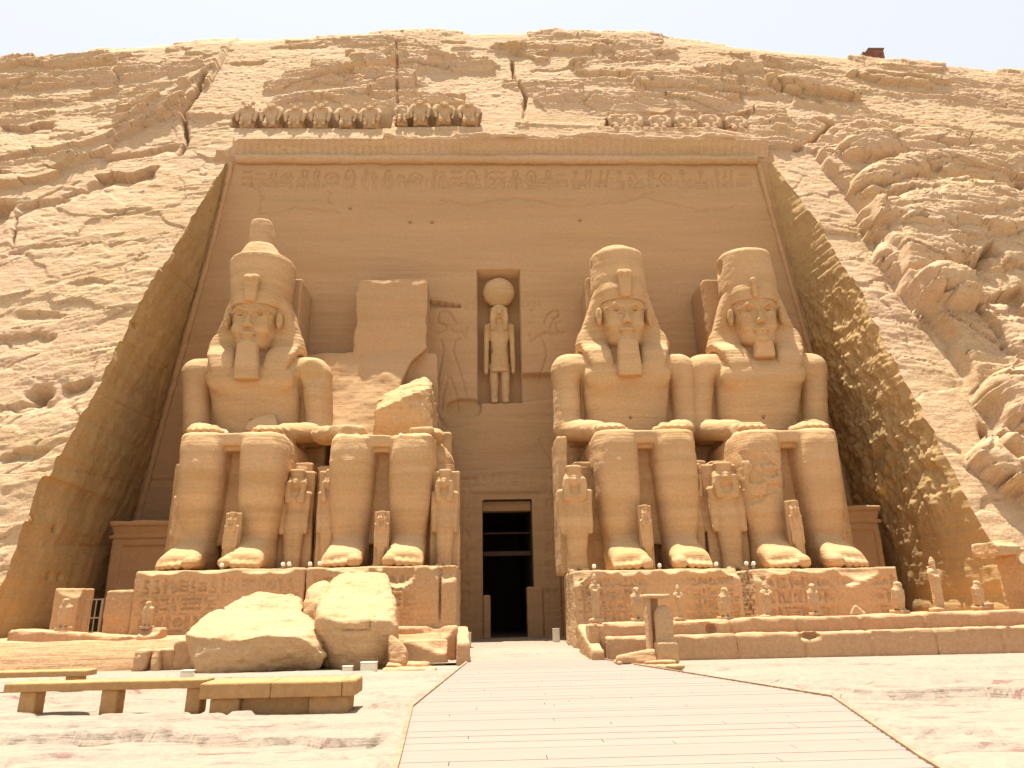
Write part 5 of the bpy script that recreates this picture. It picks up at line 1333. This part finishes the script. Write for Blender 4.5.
boulder([ptz(219, 625, 21.6), ptz(262, 595, 22.8), ptz(222, 604, 22.6), ptz(245, 592, 23.2), ptz(268, 590, 23.4), ptz(300, 597, 23.2), ptz(305, 620, 21.9), ptz(240, 615, 21.6), (atY(219, 640, 24)[0], 24, -.05), (atY(310, 640, 24)[0], 24, -.05), (atY(219, 640, 21.8)[0], 21.8, -.05), (atY(310, 640, 21.9)[0], 21.9, -.05)],
        'smaller jagged boulder lying behind the low wedge shaped one', 6, .05, .16, f=1.1, fine=.04)
boulder([ptz(326, 671, 20.6, -.05), ptz(386, 670, 20.6, -.05), ptz(313, 640, 20.3), ptz(314, 610, 20.2), ptz(395, 620, 20.2), ptz(398, 645, 20.4), ptz(350, 669, 20.3, -.05), ptz(332, 618, 19.85), ptz(352, 622, 19.7), ptz(378, 617, 19.85), ptz(375, 669, 20.3, -.05), ptz(325, 590, 21.7), ptz(395, 590, 21.7), ptz(340, 569, 22.9), ptz(386, 571, 22.9), ptz(399, 603, 21.2),
         (atY(318, 640, 23.4)[0], 23.4, -.05), (atY(398, 640, 23.4)[0], 23.4, -.05), (atY(328, 576, 23.4)[0], 23.4, 2.45), (atY(390, 576, 23.4)[0], 23.4, 2.45)],
        'tall rounded boulder with a horizontal groove and vertical crack, once the king\'s head', 7, .16, .10, f=.8, fine=.03, cuts=[('s', ptz(352, 630, 19.75), (2.0, .25, .05), .05), ('s', ptz(368, 627, 19.75), (.03, .35, .5), .03)])
boulder([ptz(300, 610, 22.0), ptz(299, 590, 22.2), ptz(310, 577, 22.8), ptz(330, 572, 23.2), ptz(338, 600, 21.6), ptz(325, 640, 21.6), ptz(305, 620, 21.7), (atY(300, 640, 23.6)[0], 23.6, -.05), (atY(338, 640, 23.6)[0], 23.6, -.05), (atY(312, 640, 21.7)[0], 21.7, -.05)],
        'narrow rounded boulder wedged behind the left side of the tall one', 8, .3, .08)

# ruined offering stands
def base_slab(px0, px1, pyt, pyb, Y, d, sd, label, grp=None): return rbox('stone_slab', 'stone slab', label, px0, px1, pyt, pyb, Y, d, sd=sd, grp=grp)
base_slab(381, 436, 668, 676, 19.3, .9, 21, 'flat lowest slab under the broken stump right of the round boulder')
base_slab(385, 428, 663, 669, 19.5, .7, 22, 'second slab under the broken stump right of the round boulder')
a = [ptz(388, 664, 19.7), ptz(407, 664, 19.7), ptz(390, 632, 20.0), ptz(396, 636, 19.9), ptz(408, 650, 19.8), ptz(388, 640, 20.4), ptz(408, 652, 20.4), ptz(388, 664, 20.4), ptz(408, 664, 20.4)]
V, Q = hull_rock(a, .04, .08, .05, 1.5, 3, .02); b = np.array(a).min(0); tag(mesh_obj('broken_stela', V - b, Q, M_TERR, None, tuple(b)), 'broken stump of a stela leaning against the round boulder', 'broken stela')
base_slab(632, 686, 665, 670.5, 18.3, .7, 23, 'flat lowest slab below the upright stela')
base_slab(618, 677, 661, 666, 18.6, .8, 24, 'second slab below the upright stela')
a = [ptz(616, 664, 18.8), ptz(616, 656, 18.8), ptz(640, 650, 18.9), ptz(657, 648, 19.0), ptz(657, 664, 18.8), ptz(616, 656, 19.25), ptz(657, 648, 19.4), ptz(616, 664, 19.25), ptz(657, 664, 19.4)]
V, Q = hull_rock(a, .04, .05, .03, 1.5, 4, .015); b = np.array(a).min(0); tag(mesh_obj('stone_beam', V - b, Q, M_TERR, None, tuple(b)), 'low tapering stone beam left of the upright stela', 'stone beam')
Yst = 19.0; b0 = atY(660, 663, Yst); t = root('stela_shrine', (b0[0], Yst, b0[2]), 'upright round topped stela in a narrow stone frame beside the ramp', 'stela')
sx_ = hx(671.5, 630, Yst) - hx(649, 630, Yst); hs_ = atY(660, 597, Yst)[2] - b0[2]; x00 = hx(649, 630, Yst) - b0[0]
v = Vox((x00 - .1, -.1, 0), (x00 + .35, .7, hs_), .03); v.box((x00 + .06, .3, hs_ / 2), (.06, .22, hs_ / 2), .02); v.box((x00 + .2, .48, hs_ / 2), (.2, .05, hs_ / 2), .02)
V, Q = v.mesh(); mesh_obj('frame', erode(V, Q, .015, 2, 3, fine=.006), Q, M_PED, t)
v = Vox((x00 - .1, -.2, hs_ - .1), (x00 + sx_ + .1, .7, hs_ + .15), .03); v.box((x00 + sx_ / 2, .22, hs_ + .02), (sx_ / 2 + .02, .32, .055), .03)
V, Q = v.mesh(); mesh_obj('lintel', erode(V, Q, .02, 2, 4, fine=.006), Q, M_PED, t)
hs2 = atY(664, 606, Yst)[2] - b0[2]; x2 = hx(656, 630, Yst) - b0[0]; w2 = hx(673, 630, Yst) - hx(656, 630, Yst)
v = Vox((x2 - .1, -.3, 0), (x2 + w2 + .1, .5, hs2 + .1), .03)
v.box((x2 + w2 / 2, .05, (hs2 - .2) / 2), (w2 / 2, .16, (hs2 - .2) / 2), .04); v.ell((x2 + w2 / 2, .05, hs2 - .25), (w2 / 2, .15, .27), k=.03); v.box((x2 + w2 / 2, .0, .25), (w2 / 2 + .05, .25, .25), .04, k=.03)
V, Q = v.mesh(); mesh_obj('tablet', erode(V, Q, .02, 2, 5, fine=.008), Q, M_PED, t)
print('terrace', time.time() - T0)

# ------------------------------------------------------------------ little statues on the parapets
def falcon_mesh(sd, lean_=0):
    v = Vox((-.32, -.35, 0), (.32, .4, 1.08), .02)
    v.box((0, .05, .05), (.20, .28, .055), .02)
    v.loft([(.12, 0, .05, .13, .14), (.25, 0, .03, .20, .19), (.5, 0, .0, .23, .21), (.72, 0, -.02, .22, .19), (.84, 0, -.04, .14, .14), (.90, 0, -.04, .12, .13), (.97, 0, -.05, .12, .13), (1.02, 0, -.04, .07, .08)], p=2.3, rnd=.05)
    v.cap((0, -.16, .93), (0, -.22, .88), .04, .02, k=.03)
    for s in (-1, 1):
        v.cap((s * .18, .02, .74), (s * .12, .16, .22), .07, .05, k=.03)
        v.cap((s * .08, -.05, .2), (s * .08, -.12, .1), .06, .05, k=.02)
    v.cap((0, .18, .35), (0, .24, .1), .07, .05, k=.04)
    V, Q = v.mesh(); return erode(V, Q, .012, 3, sd, fine=.006), Q
def osiris_mesh(sd):
    v = Vox((-.22, -.2, 0), (.22, .25, 1.05), .014)
    v.box((0, .0, .03), (.13, .13, .035), .01)
    v.loft([(.04, 0, 0, .06, .06), (.35, 0, 0, .075, .065), (.55, 0, 0, .085, .07), (.70, 0, 0, .11, .07), (.75, 0, 0, .10, .06), (.78, 0, 0, .04, .04)], p=2.4, rnd=.02)
    v.ell((0, -.01, .815), (.045, .05, .055), k=.02); v.ell((0, -.06, .81), (.012, .012, .015), k=.01)
    v.loft([(.84, 0, 0, .055, .055), (.90, 0, 0, .05, .05), (1.0, 0, 0, .02, .02)], p=2, k=.02, rnd=.02)
    v.cap((-.10, -.03, .68), (.02, -.09, .60), .025, .022, k=.02); v.cap((.10, -.03, .68), (-.02, -.09, .62), .025, .022, k=.02)
    v.box((0, .08, .42), (.05, .03, .4), .01, k=.02)
    V, Q = v.mesh(); return erode(V, Q, .012, 5, sd, fine=.004), Q
fal = falcon_mesh(3); osi = osiris_mesh(4)
def small(kind, px, pyt, pyb, Y, label, sd, wsc=1.0, rz=0.0, zbase=None):
    V, Q = fal if kind == 'falcon' else osi; b = atY(px, pyb, Y); h = atY(px, pyt, Y)[2] - b[2]
    V = V * h * np.array([wsc * (.82 if kind == 'falcon' else 1.0), wsc * .9, 1]); V = V + .012 * np.stack([fb3(V, 3, 2, sd + i) for i in range(3)], 1)
    o = mesh_obj('falcon_statue' if kind == 'falcon' else 'standing_statue', V, Q, M_PED, None, (b[0], Y, b[2] if zbase is None else zbase)); o.rotation_euler[2] = rz
    return tag(o, label, 'falcon statue' if kind == 'falcon' else 'statuette', 'little statues along the terrace parapets')
YF = YR + .85
small('falcon', 62, 599, 630.5, YLt + .75, 'falcon statue on the left parapet beside the metal gate', 1)
small('falcon', 146, 601.5, 629, YLt + .3, 'falcon statue standing on a block before the leftmost pedestal', 2)
rbox('stone_block', 'stone block', 'rounded support block under the falcon before the leftmost pedestal', 134, 156, 628.5, 658, YLt + .0, .7, sd=31, zbot=0)
small('osiris', 596.5, 573, 622, YF, 'broken standing statuette nearest the ramp on the right parapet', 3, 1.1)
small('falcon', 638, 588, 622, YF, 'falcon statue just left of the upright stela', 4, .95)
small('osiris', 680, 584, 620, YF, 'slender weathered statuette just right of the upright stela', 5, 1.2)
small('falcon', 726.5, 588, 620, YF, 'falcon statue below the gap between the two right pedestals', 6, 1.0, .3)
small('osiris', 768.5, 581, 617.5, YF, 'worn statuette in front of the left part of the rightmost pedestal', 7, 1.5)
small('falcon', 815.5, 584, 616, YF, 'slim falcon statue before the middle of the rightmost pedestal', 8, .9, -.2)
small('falcon', 901, 582, 613.5, YF, 'falcon statue in front of the right corner of the rightmost pedestal', 10, 1.05, .4)
small('osiris', 941, 556, 611.5, YF + .3, 'tallest slender statuette with a pointed crown against the rough wall', 11, 1.15)
small('falcon', 981, 581, 609, YF + .2, 'falcon statue close to the small ruined doorway on the far right', 12, 1.0, .2)
a = [ptz(850, 615, YF), ptz(866, 615, YF), ptz(855, 604, YF), ptz(859, 609, YF), ptz(850, 611, YF + .3), ptz(866, 612, YF + .3), ptz(855, 605, YF + .2), ptz(850, 615, YF + .3), ptz(866, 615, YF + .3)]
V, Q = hull_rock(a, .025, .04, .02, 3, 5, .008); b = np.array(a).min(0); tag(mesh_obj('broken_statue_stump', V - b, Q, M_PED, None, tuple(b)), 'small broken stump of a statue between two falcons', 'statue stump')
# ruined little chapel doorway far right
Yc = 21.9; t0 = atY(1014, 612, Yc); t = root('ruined_doorway', (t0[0], Yc, .85), 'small ruined chapel doorway at the right end of the terrace', 'ruined doorway')
zt_ = atY(1010, 541, Yc)[2] - .85
def lp(px, py): q = atY(px, py, Yc); return q[0] - t0[0], q[2] - .85
for (pa_, pb_, nm_, sd) in (((1001.5, 552), (1005, 612), 'door_jamb', 1), ((1009, 552), (1021, 612), 'door_jamb', 2), ((998, 541), (1023, 554), 'lintel', 3), ((1019, 538), (1040, 612), 'wall', 4)):
    a_, b_ = lp(*pa_), lp(*pb_); V, Q = rough_box((a_[0], 0, max(0, b_[1])), (b_[0], 1.3, a_[1]), .03, .03, .03, sd, .012, 1.5, 2); mesh_obj(nm_, V, Q, M_PED, t)
rbox('stone_block', 'stone block', 'squared block between the last falcon and the ruined doorway', 990, 1001, 603, 611, YF + .7, .6, sd=41)
# left end: block and gate
rbox('stone_block', 'stone block', 'upright squared block left of the metal gate', 51, 77, 588, 630, 23.6, .9, M_WALL, 42, zbot=.7)
g0 = atY(78.5, 600, 23.7); g1 = atY(103, 600, 23.7); gz0 = .85; gz1 = atY(90, 599.5, 23.7)[2]
t = root('metal_gate', (g0[0], 23.7, gz0), 'low dull metal railing gate in the dark gap at the left', 'gate'); wg = g1[0] - g0[0]; hg = gz1 - gz0
def bar(a, b, r): return ((min(a[0], b[0]) - r, -r, min(a[1], b[1]) - r), (max(a[0], b[0]) + r, r, max(a[1], b[1]) + r))
boxes('post', [bar((0, 0), (0, hg), .028)], M_METAL, t); boxes('post', [bar((wg, 0), (wg, hg), .028)], M_METAL, t)
for z_ in (.12, hg * .5, hg): boxes('rail', [bar((.03, z_), (wg - .03, z_), .02)], M_METAL, t)
for f_ in (.25, .5, .75): boxes('upright', [((wg * f_ - .014, -.012, .14), (wg * f_ + .014, .012, hg - .02))], M_METAL, t)

# ------------------------------------------------------------------ benches in the foreground
def plank_slab(name, lo, hi, parent, sd, mt=M_BENCH, h=.03, amp=.009, chips=0, r=.015):
    lo = np.array(lo, float); hi = np.array(hi, float); V, Q = rough_box(lo, hi, h, r, amp, sd, .005, 1.8, 0, off=(sd, 0, 0)); return mesh_obj(name, V, Q, mt, parent)
def bench_at(pxl, pxr, pyt, pyb, legs, legb, Yf, dpt, label, sd, zg=0.0):
    q0, q1 = atY(pxl, (pyt + pyb) / 2, Yf), atY(pxr, (pyt + pyb) / 2, Yf); zt_ = atY((pxl + pxr) / 2, pyt, Yf)[2]; zb = atY((pxl + pxr) / 2, pyb, Yf)[2]
    t = root('stone_bench', (q0[0], Yf, zg), label, 'bench', 'benches in the forecourt')
    plank_slab('seat', (0, 0, zb - zg), (q1[0] - q0[0], dpt, zt_ - zg), t, sd, chips=3)
    for i, (a, b) in enumerate(legs):
        xa, xb = atY(a, 700, Yf)[0] - q0[0], atY(b, 700, Yf)[0] - q0[0]
        plank_slab('leg', (xa, .06, -.03), (xb, dpt - .06, zb - zg + .005), t, sd + i + 1)
    return t
Yb_ = 12.55
bench_at(4, 205, 681.5, 690.5, [(16, 33), (98, 115), (184, 199)], 713, Yb_, .42, 'long pale stone bench on three square legs, front left', 51)
bench_at(-60, 86, 671.5, 678, [(-30, -18), (60, 74)], 690, 15.2, .42, 'farther stone bench partly hidden behind the long front one', 56)
q0, q1 = atY(199, 690, 12.25), atY(354.5, 690, 12.25); zt_ = atY(275, 681.5, 12.25)[2]; zm = atY(275, 698, 12.25)[2]
t = root('stone_dais', (q0[0], 12.25, 0), 'squat solid stone platform bench with overhanging top, right of the long bench', 'bench', 'benches in the forecourt'); wd = q1[0] - q0[0]
plank_slab('top_slab', (0, 0, zm), (wd * .455, .75, zt_), t, 61, chips=2); plank_slab('top_slab', (wd * .458, 0, zm), (wd * .915, .75, zt_ - .004), t, 62, chips=2); plank_slab('top_slab', (wd * .918, 0.01, zm), (wd, .75, zt_ + .003), t, 63)
plank_slab('base', (wd * .06, .10, -.05), (wd * .25, .68, zm), t, 64); plank_slab('base', (wd * .25, .20, -.05), (wd * .70, .68, zm), t, 65); plank_slab('base', (wd * .70, .10, -.05), (wd * .955, .68, zm), t, 66)

# ------------------------------------------------------------------ floodlights and their boxes
def lamp_box(px0, px1, pyt, pyb, Y, label, z=None, grp='floodlight boxes on the ground'):
    a, b = atY(px0, pyb, Y), atY(px1, pyt, Y); z0 = a[2] if z is None else z
    t = root('floodlight_box', ((a[0] + b[0]) / 2, Y, z0), label, 'floodlight', grp); w, h_ = (b[0] - a[0]) / 2, b[2] - z0
    boxes('housing', [((-w, 0, 0), (w, w * 1.4, h_))], M_WHITE, t, .015)
    boxes('lid', [((-w - .01, -.012, h_ + .002), (w + .01, w * 1.4 + .012, h_ + .022))], M_WHITE, t)
    return t
lamp_box(360, 376, 663, 673.5, 19.2, 'larger pale floodlight box before the tall rounded boulder', 0)
lamp_box(342, 352, 667, 672, 19.4, 'smaller greenish floodlight box left of the larger one', 0)
lamp_box(179, 192, 671.5, 681, 15.0, 'pale cubic floodlight box behind the long bench', atY(185, 681, 15.0)[2] if atY(185, 681, 15.0)[2] > 0 else 0)
lamp_box(553, 559.5, 629, 637, 30, 'small pale floodlight box at the foot of the wall right of the doorway', .07)
lamp_box(465, 471, 633, 638, 28, 'tiny floodlight box at the foot of the wall left of the doorway', .07)
def spot_lamp(px, py, Y, label, r=.075, z=None):
    q = atY(px, py, Y); z0 = q[2] if z is None else z
    t = root('spot_lamp', (q[0], Y, z0), label, 'spot lamp', 'little spot lamps on the statues')
    v = Vox((-.2, -.2, .05), (.2, .2, .4), .02); v.cap((0, .05, .15), (0, -.06, .18), r * .8, r, k=0); V, Q = v.mesh(); mesh_obj('lamp_head', V, Q, M_WHITE, t)
    boxes('bracket', [((-.06, -.03, 0), (.06, .03, .1))], M_METAL, t)
for px, py, Y, lb in ((222, 569, 26.2, 'pale spot lamp between the feet of the leftmost king'), (283, 570, 26.3, 'pale spot lamp right of the leftmost king\'s right foot, first of two'), (289, 570.5, 26.2, 'pale spot lamp right of the leftmost king\'s right foot, second of two'),
                      (310, 571, 26.4, 'spot lamp at the left end of the ruined king\'s pedestal'), (319.5, 571.5, 26.2, 'brighter spot lamp just left of the ruined king\'s left foot'), (594, 568, 26.3, 'spot lamp left of the bearded king\'s left foot'),
                      (659, 563, 26.6, 'spot lamp between the bearded king\'s feet'), (716, 565, 26.2, 'first spot lamp between the two right kings'), (746, 564.5, 26.2, 'second spot lamp between the two right kings'), (753, 563.5, 26.3, 'third spot lamp between the two right kings, nearest the rightmost')):
    spot_lamp(px, py, Y, lb, z=(zL if px < 500 else zR))
for px, Y, lb, zz in ((227, 28.6, 'pale spot lamp in the lap of the leftmost king', zL + 5.45), (401, 28.7, 'left spot lamp on the ruined king\'s lap', zL + 5.3), (411, 28.8, 'right spot lamp on the ruined king\'s lap', zL + 5.3), (795, 28.8, 'pale spot lamp in the lap of the rightmost king', zR + 5.62), (656, 28.8, 'pale spot lamp in the lap of the bearded king', zR + 5.62)):
    spot_lamp(px, 430, Y, lb, z=zz)
tag(mesh_obj('rock_fragment', LAPROCK[0], LAPROCK[1], M_STAT, None, tuple(LAPROCK[2])), 'loose broken rock lying in the lap of the leftmost king', 'rock fragment')
# rusty hut on the skyline
q = atY(871, 61, 42.6); t = root('rooftop_hut', (q[0], 42.2, q[2] - .45), 'small rusty brown box hut on the cliff top skyline', 'hut')
w = .85
boxes('wall', [((-w * .35, 0, 0), (w, 1.2, 1.15))], M_RUST, t); boxes('roof', [((-w * .4, -.08, 1.154), (w + .05, 1.3, 1.25))], M_OLIVE, t)
bm = bmesh.new()
vs = [bm.verts.new(p) for p in ((-w, 0, 0), (-w * .38, 0, 0), (-w * .38, 0, .85), (-w * .9, 0, .95), (-w, 1.1, 0), (-w * .38, 1.1, 0), (-w * .38, 1.1, .85), (-w * .9, 1.1, .95))]
for f_ in ((0, 1, 2, 3), (7, 6, 5, 4), (0, 3, 7, 4), (1, 5, 6, 2), (3, 2, 6, 7), (0, 4, 5, 1)): bm.faces.new([vs[i] for i in f_])
me = bpy.data.meshes.new('side_sheet'); bm.to_mesh(me); bm.free(); me.materials.append(M_RUST); o = bpy.data.objects.new('side_sheet', me); sc.collection.objects.link(o); o.parent = t
print('done', time.time() - T0)
